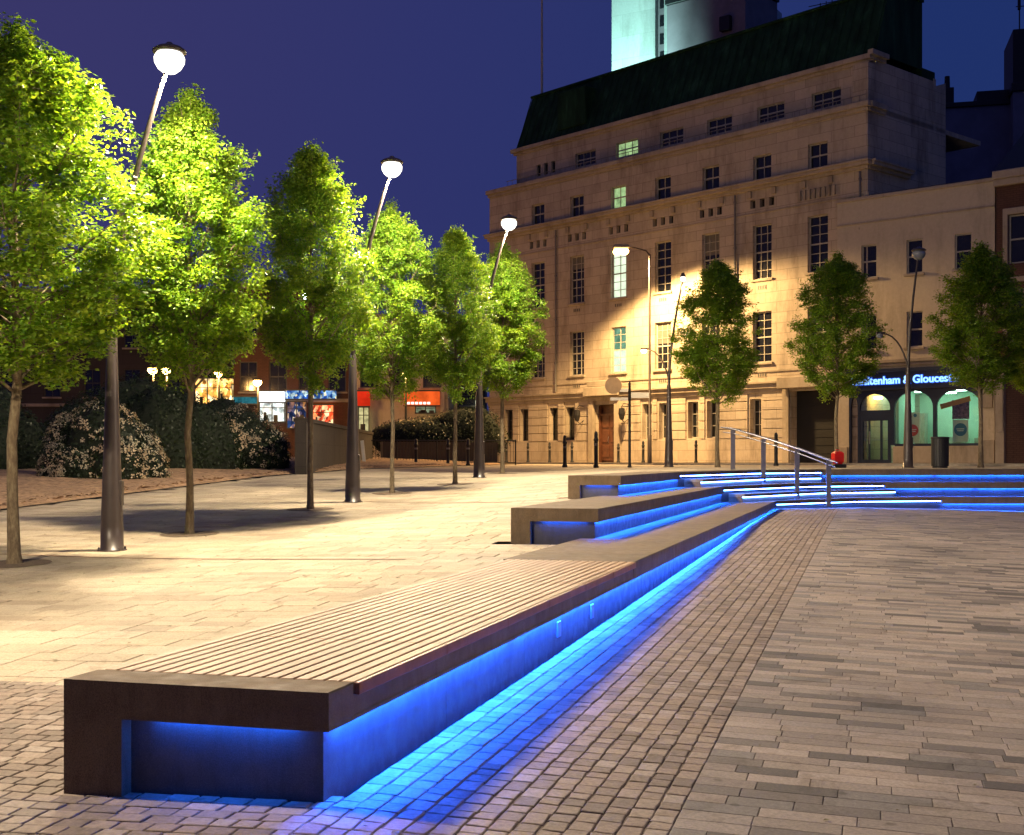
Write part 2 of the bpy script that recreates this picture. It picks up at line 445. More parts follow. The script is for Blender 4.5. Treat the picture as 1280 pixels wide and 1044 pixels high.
for k in range(260):
    t = random.uniform(2.2, 24); q = -1.4-random.random()*9; x, y = W(t, q); 
    if not upper(t, q): continue
    z = zup(t, q)+.005; l = random.uniform(.012, .035); a = random.uniform(0, PI); c, s_ = math.cos(a)*l, math.sin(a)*l
    mb.add([(x-c,y-s_,z),(x+s_*.6,y-c*.6,z+.004),(x+c,y+s_,z+.001),(x-s_*.6,y+c*.6,z+.006)], [(0,1,2,3)])
tag(mb.build('fallen_bits', mat('leaf_crumbs', (.20,.16,.09), .8, .6, 20)), 'small pale crumbs and fallen leaf scraps scattered over the paving', 'litter', kind='stuff')
# ------------------------------------------------------------------ tiers
def offs(poly, d):
    out = []
    for i, p in enumerate(poly):
        ns = []
        if i > 0:
            a = Vector(poly[i])-Vector(poly[i-1]); a.normalize(); ns.append(Vector((a.y, -a.x)))
        if i < len(poly)-1:
            a = Vector(poly[i+1])-Vector(poly[i]); a.normalize(); ns.append(Vector((a.y, -a.x)))
        n = sum(ns, Vector((0,0)))
        n = n/ max(n.length, 1e-6)
        k = 1/max(n.dot(ns[0]), .4)
        v = Vector(p)+n*d*k; out.append((v.x, v.y))
    return out                                  # +d = towards the lower side
def resamp(poly, step):
    out = []
    for a, b in zip(poly, poly[1:]):
        L = math.dist(a, b); n = max(1, round(L/step))
        for i in range(n): out.append((a[0]+(b[0]-a[0])*i/n, a[1]+(b[1]-a[1])*i/n))
    out.append(poly[-1]); return out
def strip(mb, front, back, z0, z1, gap=.0, mi=0, bevel=0):
    # stones between front and back polylines, station by station
    for (f0, f1, b0, b1) in zip(front, front[1:], back, back[1:]):
        L = math.dist(f0, f1); g = gap/2/L if L else 0
        l = lambda a, b, k: (a[0]+(b[0]-a[0])*k, a[1]+(b[1]-a[1])*k)
        A, B, D, E = l(f0,f1,g), l(f0,f1,1-g), l(b0,b1,g), l(b0,b1,1-g)
        if bevel:
            bv = bevel; fr = math.dist(A, D); k = bv/fr
            Ai, Bi = l(A, D, k), l(B, E, k)
            vs = [(*A,z0),(*B,z0),(*E,z0),(*D,z0),(*A,z1-bv),(*B,z1-bv),(*Ai,z1),(*Bi,z1),(*E,z1),(*D,z1)]
            fs = [(3,2,1,0),(0,1,5,4),(4,5,7,6),(6,7,8,9),(2,3,9,8),(1,2,8,7,5),(3,0,4,6,9)]
            mb.add([ (x,y,z) for x,y,z in vs], fs, mi)
        else:
            vs = [(*A,z0),(*B,z0),(*E,z0),(*D,z0),(*A,z1),(*B,z1),(*E,z1),(*D,z1)]
            mb.add(vs, [(3,2,1,0),(4,5,6,7),(0,1,5,4),(1,2,6,5),(2,3,7,6),(3,0,4,7)], mi)
def tier(name, label, E, z, width, zbot, kl, backs=None, foot=True, lipd=.15, split=None):
    root = empty(name, (*E[0], zbot), 0, label, 'stone bench')
    def sub(mb, n, m):
        o = mb.build(n, m); o.parent = root; o.matrix_parent_inverse = Matrix.Translation((-E[0][0], -E[0][1], -zbot)); return o
    P = resamp(E, 1.5); mb = MB()
    bk = offs(P, -width)
    if name == 'slatted_bench':
        # front band, lowered bed under the slats, then full-height stones
        f = lambda t0, t1, q0, q1, za, zb, b=.006: strip(mb, [W(t0,q1),W(t1,q1)], [W(t0,q0),W(t1,q0)], za, zb, 0, 0, b)
        f(0,.25,-1.2,0,z-.135,z)
        for i in range(4): f(.253+i*1.612, .25+(i+1)*1.612, -1.2, -.004, z-.135, z-.045)
        strip(mb, [W(.02,0),W(6.7,0)], [W(.02,-.018),W(6.7,-.018)], z-.155, z-.1355)
        P = [W(6.7,0)]+[p for p in P if TQ(*p)[0] > 7.6]; bk = offs(P, -width)
    ic = min(range(len(P)), key=lambda i: math.dist(P[i], E[1])); i3 = min(range(len(P)), key=lambda i: math.dist(P[i], E[3])); lp = offs(P, -.018)
    for a_, b_, th in ((0, ic, 0), (ic, i3, .055), (i3, len(P)-1, 0)):
        strip(mb, P[a_:b_+1], bk[a_:b_+1], z-.135+th, z, .004, 0, .006)
        if not th: strip(mb, P[a_:b_+1], lp[a_:b_+1], z-.155, z-.1355, .004)
    o = sub(mb, 'stone_top', M['granite'])
    # plinth
    pf = offs(E, -.055); pb = offs(E, -width+.06)
    a = Vector(E[1])-Vector(E[0]); a.normalize()
    if foot: pf[0] = (pf[0][0]+a.x*.07, pf[0][1]+a.y*.07); pb[0] = (pb[0][0]+a.x*.07, pb[0][1]+a.y*.07)
    pp, pq = resamp(pf, 1.5), resamp(pb, 1.5)
    if foot: # leave room for the foot at the back corner of the end
        t0 = Vector(pf[0]); b0 = Vector(pb[0])
    mb = MB(); n = min(len(pp), len(pq)); strip(mb, pp[:n], pq[:n], zbot-.4, z-.138, .003)
    sub(mb, 'plinth', M['plinth'])
    if foot:
        mb = MB(); b = Vector((a.y, -a.x)); c0 = Vector(E[0])-b*(1.2 if name == 'slatted_bench' else width)
        fw = .27*width/1.2
        A = c0; B = c0+b*fw
        strip(mb, [tuple(B), tuple(B+a*.7)], [tuple(A), tuple(A+a*.7)], zbot-.4, z-.1355, 0)
        lm = MB(); strip(lm, [tuple(Vector(E[0])), tuple(B)], [tuple(Vector(E[0])+a*.018), tuple(B+a*.018)], z-.155, z-.1355); sub(lm, 'front_lip', M['granite'])
        sub(mb, 'stone_foot', M['granite'])
    # light strips hung under the nosing, behind a small lip
    if foot:
        mb = MB(); strip(mb, [tuple(Vector(E[0])-b*.16+a*.042), tuple(Vector(E[0])-b*(width*.66)+a*.042)], [tuple(Vector(E[0])-b*.16+a*.026), tuple(Vector(E[0])-b*(width*.66)+a*.026)], z-.147, z-.1375)
        sub(mb, 'light_strip', M['bluefront'])
    for (i0, i1, mt, w) in kl:
        mb = MB(); q = [E[i] for i in range(i0, i1+1)]
        if w == 'under': q = [W(TQ(*q[0])[0]+.09, TQ(*q[0])[1])]+q[1:] if i0 == 0 else q; strip(mb, resamp(offs(q, -.028), 2.6), resamp(offs(q, -.050), 2.6), z-.1435, z-.1375, .08)
        else: strip(mb, resamp(offs(q, -.022), 2.6), resamp(offs(q, -.056), 2.6), z-.100, z-.081, .05)
        sub(mb, 'light_strip', M[mt])
    return root, sub
r1, sub1 = tier('slatted_bench', 'nearest long low granite bench with timber slatted seat and blue light under its edge', E1, .45, 1.22, -.03,
                [(0,1,'blue','under'),(1,3,'bluebright','face'),(3,5,'bluestrip','under')])
mb = MB(); cuts = [.256,1.39,2.5,3.5,4.6,5.65,6.695]; ns = 17; pw = (1.185)/ns
for k in range(ns):
    for a, b_ in zip(cuts, cuts[1:]):
        q0 = -1.18+k*pw; mb.bev(q0+.0065, q0+pw-.0065, a+.003, b_-.003, .405, .452, .003)
o = mb.build('slats', M['timber']); o.parent = r1
o.matrix_parent_inverse = Matrix.Translation((-E1[0][0], -E1[0][1], .03)); frame_obj(o)
mb = MB()
for a, b_ in zip(cuts, cuts[1:]): mb.bev(-.0005, .022, a+.004, b_-.004, .398, .4485, .003)
o = mb.build('edge_board', M['redtimber']); o.parent = r1; o.matrix_parent_inverse = Matrix.Translation((-E1[0][0], -E1[0][1], .03)); frame_obj(o)
for tt in (4.0, 5.1):
    mb = MB(); mb.bev(-.055, -.043, tt, tt+.09, .13, .24, .003); mb.box(-.043,-.04, tt+.02, tt+.07, .15, .2)
    o = mb.build('socket_plate', M['steel']); o.parent = r1; o.matrix_parent_inverse = Matrix.Translation((-E1[0][0], -E1[0][1], .03)); frame_obj(o)
tier('terrace_bench', 'middle granite terrace bench with blue lit recess, rising behind the slatted bench', E2, .80, 1.05, .37,
     [(0,1,'bluestrip','under'),(1,3,'bluebright','face'),(3,5,'bluestrip','under')])
tier('terrace_bench', 'uppermost and farthest granite terrace bench with blue lit end, level with the upper plaza', E3, 1.12, .85, .76,
     [(0,1,'bluestrip','under'),(1,3,'bluebright','face'),(3,5,'bluestrip','under')])
def halfstep(E, z, i0, zb, label, k):
    q = [E[1], E[2], E[3]]
    if k: q = [E[1], E[2], (7.6, pl([(p[0],p[1]) for p in E[1:]], 7.6))]
    q = [(q[0][0]+.15, q[0][1]+.3)]+q[1:]
    f = offs(q, .38); root = empty('stair_step', (*f[0], zb), 0, label, 'step', 'intermediate steps of the stair')
    for nm, a, b_, z0, z1, m in (('tread', f, offs(q, -.03), z-.06, z, M['granite2']), ('riser', offs(f, -.05), offs(q, -.04), zb, z-.061, M['granite']), ('light_strip', offs(f,-.015), offs(f,-.049), z-.080, z-.0615, M['bluebright'])):
        mb = MB(); strip(mb, resamp(a, 1.5), resamp(b_, 1.5)[:len(resamp(a,1.5))], z0, z1, .003)
        o = mb.build(nm, m); o.parent = root; o.matrix_parent_inverse = Matrix.Translation((-f[0][0], -f[0][1], -zb))
halfstep(E2, .63, 1, .40, 'lower intermediate step with bright blue strip, in front of the middle terrace', 0)
halfstep(E3, .965, 1, .75, 'upper intermediate step with bright blue strip, in front of the top terrace', 1)
# infill under treads (solid core so nothing is hollow)
mb = MB(); strip(mb, resamp(offs(E2,-.9),1.5), resamp(offs(E2,.2),1.5)[:len(resamp(offs(E2,-.9),1.5))], .2, .41)
# ------------------------------------------------------------------ handrail
hp = [(7.2,29.1),(6.62,29.72),(6.0,30.55),(5.42,31.4)]; hz = [.31,.45,.80,1.10]
root = empty('handrail', (*hp[0], hz[0]), 0, 'brushed steel stair handrail with double rail on four flat posts', 'handrail')
ph = Matrix.Translation((-hp[0][0], -hp[0][1], -hz[0]))
tops = [hz[0]+1.0, .45+1.18, .80+1.08, 1.10+.98]
tops = [1.36, 1.63, 1.89, 2.12]
for (x, y), z, tp in zip(hp, hz, tops):
    mb = MB(); mb.bev(x-.055, x+.055, y-.012, y+.012, z, tp-.02, .003); mb.bev(x-.09,x+.09,y-.05,y+.05,z,z+.012,.003)
    o = mb.build('post', M['steel'], root); o.matrix_parent_inverse = ph
for dx, dz in ((-.05, .02), (.05, .0), (0,-.10)):
    mb = MB(); pts = [(hp[0][0]+.12+dx, hp[0][1]-.12, tops[0]-.06+dz)]+[(x+dx, y, tp+dz) for (x, y), tp in zip(hp, tops)]+[(hp[3][0]-.2+dx, hp[3][1]+.25, tops[3]+.03+dz)]
    mb.tube(pts, .021 if dz > -.05 else .014, 10); o = mb.build('rail', M['steel'], root); o.matrix_parent_inverse = ph
# ------------------------------------------------------------------ street lamps of the square
def light(name, kind, loc, energy, col, parent=None, radius=.12, **k):
    l = bpy.data.lights.new(name, kind); l.energy = energy; l.color = col
    if kind in ('POINT','SPOT'): l.shadow_soft_size = radius
    for a, b in k.items(): setattr(l, a, b)
    o = bpy.data.objects.new(name, l); C.objects.link(o); o.location = loc
    if parent: o.parent = parent
    return o
LP = 3000
def mast_lamp(loc, label, lit=True, small=None, group='tall mast lamps on the square', lean=.7, power=LP, col=(1,.81,.56), H=6.0, sz=1, yaw=0):
    r = empty('mast_lamp', loc, yaw, label, 'street lamp', group)
    mb = MB(); mb.lathe([(.18,0),(.18,.012),(.138,.014),(.134,.3),(.108,1.0),(.083,1.8),(.062,2.6),(.05,2.62)], n=28)
    for k in range(4):
        a = PI/4+k*PI/2; mb.lathe([(.014,.0),(.014,.035),(.006,.045)], .172*math.cos(a), .172*math.sin(a), 6)
    mb.bev(.10,.13,-.05,.05,.55,.85,.006)
    mb.build('tapered_post', M['post'], r)
    mb = MB(); pts = []; rr = []
    for i in range(15):
        f = i/14; pts.append((lean*f**1.7-.0, 0, 2.55+(H-2.55-.05)*f)); rr.append(.05-.024*f)
    mb.tube(pts, rr, 12); mb.build('mast', M['post'], r)
    mb = MB(); hx = lean
    mb.lathe([(.03,H+.061),(.20*sz,H+.062),(.205*sz,H+.09),(.15*sz,H+.13),(.06,H+.16),(.03,H+.19)], hx, 0, 20)
    head = mb.build('lamp_head', M['post'], r)
    mb = MB(); mb.lathe([(.02,H-.19*sz),(.08*sz,H-.18*sz),(.14*sz,H-.13*sz),(.18*sz,H-.06*sz),(.185*sz,H-.0),(.17*sz,H+.035),(.15*sz,H+.06)], hx, 0, 20)
    mb.build('lens', M['lens'] if lit else M['lensoff'], head)
    if lit: l_ = light('lamp_light', 'SPOT', (hx, 0, H-.24), power, col, r, .10); l_.data.spot_size = R(176); l_.data.spot_blend = .12; light('lamp_glow', 'POINT', (hx, 0, H-.25), power*.30, col, r, .10)
    # short curved arm with its own small head
    mb = MB(); pts = []
    for i in range(9):
        f = i/8; pts.append((.03-.75*f**1.6, -.02, 2.5+1.25*math.sin(f*PI/2)))
    mb.tube(pts, [.03-.012*i/8 for i in range(9)], 8); mb.build('arm', M['post'], r)
    mb = MB(); mb.bev(-.90,-.66,-.09,.03,3.735,3.79,.012); h2 = mb.build('arm_head', M['post'], r)
    mb = MB(); mb.lathe([(.02,3.62),(.07,3.64),(.095,3.69),(.09,3.734)], -.80, -.03, 14)
    mb.build('lens', {'cool':M['lenssmall'],'amber':M['amber'],None:M['lensoff']}[small], h2)
    if small: light('arm_light', 'POINT', (-.80,-.03,3.52), 130 if small == 'amber' else 35, (1,.62,.25) if small == 'amber' else (.8,.9,1), r, .05)
    return r
def lbase(u, v, d): p = px(u, v, d); return (p.x, p.y, zup(*TQ(p.x, p.y)))
mast_lamp(lbase(140,688,15.6), 'lit mast lamp with tapered brown post, nearest, between the two nearest square trees')
mast_lamp(lbase(441,625,22.9), 'lit mast lamp between third and fourth trees, cool white lamp on its arm', small='cool')
mast_lamp(lbase(599,597,30.1), 'lit mast lamp farthest along the row of bright green trees, by the stone building')
mast_lamp((*W(.2,-6.85), zup(.2,-6.85)), 'lit mast lamp at the left, beyond the near end of the row')
mast_lamp(lbase(836,585,40.8), 'slim mast lamp with amber lit arm, standing in front of the stone building', True, 'amber', lean=.45, power=130, sz=.45)
mast_lamp(lbase(1135,583,35.8), 'unlit dark mast lamp in front of the bank shop', False, None, lean=.3)
x, y = W(9, 13); rl = mast_lamp((x, y, zlow(9, 13)), 'lit mast lamp on the right side of the lower plaza', True, power=5300, col=(1,.80,.60), H=7.0)
for ch in rl.children:
    if ch.type == 'LIGHT' and ch.data.type == 'SPOT':
        ch.data.spot_size = R(128); ch.data.spot_blend = .35; dv = Vector((3.0, 9.5, .1))-Vector((x+.7, y, 6.9)); ch.rotation_euler = dv.to_track_quat('-Z','Y').to_euler()
    elif ch.type == 'LIGHT': ch.data.energy = 150
# ------------------------------------------------------------------ trees
def rv(): 
    z = random.uniform(-1, 1); a = random.uniform(0, 2*PI); r = math.sqrt(1-z*z); return Vector((r*math.cos(a), r*math.sin(a), z))
def make_tree(seed, H=6.0, hb=1.95, Rm=1.0, nl=26000, leaf=.055, trunk=.062, dens=1):
    random.seed(seed); tr = MB(); lf = MB()
    bend = [Vector((random.uniform(-.03,.03)*i, random.uniform(-.03,.03)*i, 0)) for i in (0,.6,1,.8,.6,.4,.3)]
    hs = [0,.7,1.4,hb+.2,H*.55,H*.78,H*.95]
    tp = [Vector((0,0,h))+b for h, b in zip(hs, bend)]
    tr.tube(tp, [trunk*1.25,trunk,trunk*.92,trunk*.85,trunk*.55,trunk*.28,trunk*.1], 12)
    tr.lathe([(trunk*1.7,-.1),(trunk*1.5,.02),(trunk*1.22,.1)], 0, 0, 12)
    def axis(h):
        for (a, b), (ha, hb_) in zip(zip(tp, tp[1:]), zip(hs, hs[1:])):
            if h <= hb_: return a+(b-a)*((h-ha)/(hb_-ha))
        return tp[-1]
    def env(h):
        f = (h-hb+.15)/(H-hb+.15)
        if f <= 0 or f >= 1: return .03
        return Rm*min(1, (.06+.94*(f/.40)**.82))*(1-max(0,(f-.40)/.60)**2.2)**.78
    clumps = []
    nb = int(64*dens)
    for k in range(nb):
        f = (k+.5)/nb; h0 = hb+.02+(H-hb)*.80*f**1.1
        a = k*2.399+random.uniform(-.5,.5); rise = random.uniform(.35, .95)+ (0.25 if f > .5 else 0)
        h1 = min(h0+rise*(1.0+.4*(1-f)), H*.985)
        rr = env(h1)*random.uniform(.72, 1.13)
        A = axis(h0); B = axis(min(h1, H*.95))+Vector((math.cos(a)*rr, math.sin(a)*rr, 0)); B.z = h1
        mid = A.lerp(B, .5)+Vector((0,0,-.06))+rv()*.05
        r0 = trunk*(.42-.25*f)
        tr.tube([A, A.lerp(mid,.5)+rv()*.02, mid, mid.lerp(B,.6)+rv()*.04, B], [r0,r0*.8,r0*.6,r0*.4,.003], 5)
        for j in range(9):
            g = random.uniform(.30, 1.0); base = A.lerp(mid, g*2) if g < .5 else mid.lerp(B, g*2-1)
            out = Vector((math.cos(a), math.sin(a), .5))*.5+rv()*.8; out.normalize()
            ln = random.uniform(.14, .42)*(.6+.4*Rm)
            e = base+out*ln
            axp = axis(min(e.z, H*.95)); lim = env(e.z)*1.13; hv = Vector((e.x-axp.x, e.y-axp.y, 0))
            if hv.length > lim: hv = hv*(lim/hv.length); e = Vector((axp.x+hv.x, axp.y+hv.y, e.z))
            tr.tube([base, base.lerp(e,.5)+rv()*.02, e], [.006,.004,.002], 3, cap=False)
            clumps.append((base.lerp(e,.5), .10)); clumps.append((e, .125))
        clumps.append((B, .12))
        if k % 2 == 0:      # a few shoots reach past the outline
            e = B+Vector((math.cos(a)*.16, math.sin(a)*.16, random.uniform(.12,.34)))*random.uniform(.6,1.1)
            if e.z < H*1.0: tr.tube([B, e], [.004,.002], 3, cap=False); clumps.append((B.lerp(e,.6), .07)); clumps.append((e, .055))
    # leader tufts
    for j in range(26):
        g = random.uniform(.72, 1); h = H*g; rr = env(min(h, H*.99))*.6; a = random.uniform(0, 2*PI)
        clumps.append((axis(min(h,H*.95))+Vector((math.cos(a)*rr, math.sin(a)*rr, (h-H*.95) if h > H*.95 else 0)), .10))
    # drooping skirt
    for (c, s) in list(clumps)[::14]:
        if c.z < hb+1: clumps.append((c+Vector((0,0,-.15)), .1))
    per = nl/len(clumps)
    vs = []; fs = []
    for c, s in clumps:
        n = int(per*random.uniform(.3, 1.8)*min(1, (s/.11)**2)); flat = random.uniform(.5, .9)
        for i in range(n):
            d = rv()*s*random.random()**.5*1.45; d.z *= flat; p = c+d
            nrm = (rv()*.75+Vector((0,0,.85))+d.normalized()*.5).normalized()
            ax = nrm.cross(rv()).normalized(); bx = nrm.cross(ax)
            L = leaf*random.uniform(.65, 1.25); w = L*.36
            b = len(vs)
            vs += [p-ax*L*.5, p+bx*w-nrm*L*.08, p+ax*L*.5-nrm*L*.18, p-bx*w-nrm*L*.08]
            fs.append((b, b+1, b+2, b+3))
    lf.add(vs, fs)
    return tr, lf
def tree_root(vi, loc, H, Rr, yaw, label, group):
    base, (h0, r0) = protos[vi]
    o = base if not base.get('used') else copy_tree(base)
    base['used'] = 1
    if 'used' in o and o is not base: del o['used']
    o.location = loc; o.rotation_euler = (0,0,yaw); o.scale = (Rr/r0, Rr/r0, H/h0)
    tag(o, label, 'tree', group); return o
protos = []
for sd, Rm, hb, dn in ((3,.98,1.9,1),(11,.94,1.95,.95),(25,1.08,1.9,1.1),(41,.9,1.8,1)):
    r = empty('hornbeam_tree'); tr, lf = make_tree(sd, 6.0, hb, Rm, 76000, .050, .047, dn)
    tr.build('trunk', M['bark'], r); lf.build('crown', M['leaf'], r); protos.append((r, (6.12, Rm*1.04)))
random.seed(5)
specs = [ # base u, v, top v, half width px, variant, label
 (18,705,32,166,2,'nearest bright green tree at the left edge of the picture'),
 (237,668,118,96,0,'second bright green tree of the row, just right of the nearest lamp post'),
 (388,637,180,74,1,'third tree of the near row, darker crown, left of the second lamp post'),
 (490,617,256,62,2,'fourth tree of the row, just right of the second lamp post'),
 (569,608,286,52,1,'fifth tree of the near row, slim, just left of the third lamp post'),
 (628,587,303,52,0,'sixth and farthest tree of the near row, against the left end of the stone building'),
 (897,586,326,51,3,'small tree in front of the stone building, half lit by the amber street lamp'),
 (1046,583,316,56,2,'dark tree at the left side of the bank shop, by the dark garage opening'),
 (1226,584,306,62,0,'dark tree in front of the right window of the bank shop'),
 (1312,584,350,55,1,'dark tree cut off by the right edge of the picture')]
tdep = [None]*4+[27.6,32.8]+[38.5,36.5,35.8,37]
pits = []
for i, (u, v, vt, hw, vi, lab) in enumerate(specs):
    if tdep[i]: p = px(u, v, tdep[i]); p.z = zup(*TQ(p.x, p.y))
    else: p = gpx(u, v)
    Ht = (v-vt)/F*p.y
    tree_root(vi, p, Ht, hw/F*p.y, random.uniform(0, 6), lab, 'row of hornbeam trees along the lamps' if i < 6 else 'hornbeam trees in front of the far buildings')
    pits.append(p)
    0 and print('tree', i, [round(c,2) for c in p], round(Ht,2), [round(c,2) for c in TQ(p.x, p.y)])
mb = MB()
for p in pits[:6]:
    n = 20; t0, q0 = TQ(p.x, p.y); vs = [(p.x, p.y, zup(t0, q0)+.012)]
    for k in range(n):
        a = 2*PI*k/n; x, y = p.x+.40*math.cos(a), p.y+.40*math.sin(a); vs.append((x, y, zup(*TQ(x, y))+.006))
    mb.add(vs, [(0, k+1, (k+1) % n+1) for k in range(n)])
tag(mb.build('tree_pit', mat('pit_gravel', (.15,.11,.07), .95, .4, 30, 1, bsc=80)), kind='structure')
# ------------------------------------------------------------------ hedges and flowering shrubs
def leafball(mb, c, rx, ry, rz, n, leaf, lumps=26, shell=.75):
    L = [(rv(), random.uniform(.12, .32)) for _ in range(lumps)]
    vs = []; fs = []
    for i in range(n):
        d = rv()
        if d.z < -.75: continue
        k = shell+(1-shell)*random.random()
        b_ = 1+sum(a*max(0, d.dot(l)-.80)*4 for l, a in L)*.45-.06
        p = Vector((c[0]+d.x*rx*k*b_, c[1]+d.y*ry*k*b_, c[2]+d.z*rz*k*b_))
        nrm = (d+rv()*.7).normalized(); ax = nrm.cross(rv()).normalized(); bx = nrm.cross(ax)
        s = leaf*random.uniform(.6, 1.3); q = len(vs)
        vs += [p-ax*s*.5, p+bx*s*.3, p+ax*s*.5, p-bx*s*.3]; fs.append((q,q+1,q+2,q+3))
    mb.add(vs, fs)
def core(mb, c, rx, ry, rz):
    n, m = 18, 10; vs = []
    for j in range(m+1):
        ph_ = PI*j/m
        for i in range(n):
            k = 1+random.uniform(-.06,.06); a = 2*PI*i/n
            vs.append((c[0]+rx*k*math.sin(ph_)*math.cos(a), c[1]+ry*k*math.sin(ph_)*math.sin(a), c[2]+rz*k*math.cos(ph_)))
    mb.add(vs, [(j*n+i, (j+1)*n+i, (j+1)*n+(i+1)%n, j*n+(i+1)%n) for j in range(m) for i in range(n)], 0, True)
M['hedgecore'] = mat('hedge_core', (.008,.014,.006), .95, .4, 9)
def shrub(u0, u1, vt, d, label, fl, dep=1.3, name='flowering_shrub', cat='shrub', flsz=.05):
    uc = (u0+u1)/2; p = px(uc, HOR, d); t, q = TQ(p.x, p.y); zb = zup(t, q)+.05
    rx = (u1-u0)/2/F*d; h = ZC-(vt-HOR)/F*d-zb
    r = empty(name, (p.x, p.y, zb), 0, label, cat, 'shrubs in the mulch bed')
    lobes = [(0, 0, h*.22, rx*.72, dep*.8, h*.78)]
    for k in range(7):
        a = k*2*PI/7+random.uniform(-.3,.3); hh = h*random.uniform(.45,.97)
        lobes.append((math.cos(a)*rx*.58, math.sin(a)*dep*.5, hh*.18, rx*.42*random.uniform(.85,1.1), dep*.5, hh*.8))
    a = MB(); b = MB()
    for (x, y, z, ax, ay, az) in lobes:
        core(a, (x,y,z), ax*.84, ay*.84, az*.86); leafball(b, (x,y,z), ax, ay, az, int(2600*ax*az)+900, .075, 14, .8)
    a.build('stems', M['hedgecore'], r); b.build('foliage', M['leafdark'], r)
    if fl:
        a = MB(); n = 0
        while n < fl:
            x, y, z, ax, ay, az = random.choice(lobes); d0 = rv()
            c = Vector((x+d0.x*ax, y+d0.y*ay, z+d0.z*az))
            if c.z < .1 or any(((c.x-l[0])/l[3])**2+((c.y-l[1])/l[4])**2+((c.z-l[2])/l[5])**2 < .93 for l in lobes): continue
            dens = .25+.9*max(0, math.sin(c.x*2.3+1)*math.sin(c.z*3.1+c.y*2))+.35*(c.z/h)
            if random.random() > dens: continue
            n += 1
            for j in range(8):
                e = c+rv()*.05; nrm = (d0+rv()*.5).normalized(); ax_ = nrm.cross(rv()).normalized(); bx = nrm.cross(ax_); s = flsz*random.uniform(.5,1.1)
                a.add([e-ax_*s*.5, e+bx*s*.45, e+ax_*s*.5, e-bx*s*.45], [(0,1,2,3)])
        a.build('blossoms', M['blossom'], r)
    return r
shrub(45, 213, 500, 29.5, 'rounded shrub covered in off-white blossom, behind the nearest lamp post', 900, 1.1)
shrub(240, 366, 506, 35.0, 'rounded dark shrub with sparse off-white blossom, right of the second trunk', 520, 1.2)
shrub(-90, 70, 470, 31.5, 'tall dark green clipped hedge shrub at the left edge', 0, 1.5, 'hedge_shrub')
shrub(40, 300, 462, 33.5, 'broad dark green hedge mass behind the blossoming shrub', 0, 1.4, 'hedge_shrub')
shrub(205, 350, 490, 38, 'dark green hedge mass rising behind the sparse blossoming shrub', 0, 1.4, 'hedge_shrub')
# ------------------------------------------------------------------ facade helpers (local frame: x along the wall, y into the building)
def wall_holes(mb, x0, x1, z0, z1, holes, y=0, depth=.28, mi=0):
    X = sorted({x0, x1, *[h[0] for h in holes], *[h[1] for h in holes]}); X = [x for x in X if x0 <= x <= x1]
    Z = sorted({z0, z1, *[h[2] for h in holes], *[h[3] for h in holes]}); Z = [z for z in Z if z0 <= z <= z1]
    for a, b in zip(X, X[1:]):
        for c, d in zip(Z, Z[1:]):
            mx, mz = (a+b)/2, (c+d)/2
            if any(h[0] < mx < h[1] and h[2] < mz < h[3] for h in holes): continue
            mb.add([(a,y,c),(b,y,c),(b,y,d),(a,y,d)], [(0,1,2,3)], mi)
    for a, b, c, d in holes:
        Y = y+depth
        mb.add([(a,y,c),(a,y,d),(a,Y,d),(a,Y,c)], [(0,1,2,3)], mi); mb.add([(b,y,c),(b,Y,c),(b,Y,d),(b,y,d)], [(0,1,2,3)], mi)
        mb.add([(a,y,c),(a,Y,c),(b,Y,c),(b,y,c)], [(0,1,2,3)], mi); mb.add([(a,y,d),(b,y,d),(b,Y,d),(a,Y,d)], [(0,1,2,3)], mi)
def window(root, a, b, c, d, y, nx, nz, fm, gm, sill=True, lower=None, blind=None):
    mb = MB(); e = .055
    mb.box(a+.002, a+e, y-.04, y+.05, c+.002, d-.002); mb.box(b-e, b-.002, y-.04, y+.05, c+.002, d-.002)
    mb.box(a+e, b-e, y-.04, y+.05, c+.002, c+e); mb.box(a+e, b-e, y-.04, y+.05, d-e, d-.002)
    for i in range(1, nx): x = a+(b-a)*i/nx; mb.box(x-.014, x+.014, y-.028, y+.03, c+e, d-e)
    for i in range(1, nz): z = c+(d-c)*i/nz; w = .03 if (nz % 2 == 0 and i == nz//2) else .013; mb.box(a+e, b-e, y-.03, y+.028, z-w, z+w)
    o = mb.build('window', fm, root)
    mb = MB(); mb.box(a+e, b-e, y+.006, y+.014, c+e, d-e); mb.build('pane', gm, o)
    if blind:
        mb = MB(); mb.box(a+e+.01, b-e-.01, y-.02, y+.004, c+e, c+(d-c)*blind[0]); mb.build('blind', blind[1], o)
    if sill:
        mb = MB(); mb.bev(a-.08, b+.08, -.10, y-.045, c-.10, c-.002, .012); mb.build('sill', M['stonetrim'], o)
    return o
# ---- stone office building
ZB = 1.24
B = empty('stone_building', (-1.2, 68.46, 0), math.atan2(-.7456,.6664), 'tall pale stone office building with green copper roof and rows of small-paned windows', 'building')
bays = [3.8+2.83*k for k in range(7)]; bays[0] -= 0
Lx = 23.15; WW = .50
h1 = [(x-WW, x+WW, 5.56, 7.75) for x in [.95]+bays]; h2 = [(x-WW, x+WW, 9.15, 11.5) for x in [.95]+bays]
h4 = [(x-.48, x+.48, 13.46, 14.5) for x in bays]
vents = [(x+dx-.13, x+dx+.13, 12.25, 12.62) for x in bays[1:6]+[bays[0]] for dx in (-.5,0,.5)]
mb = MB(); wall_holes(mb, 0, Lx, 4.55, 15.6, h1+h2+h4+vents, 0, .26)
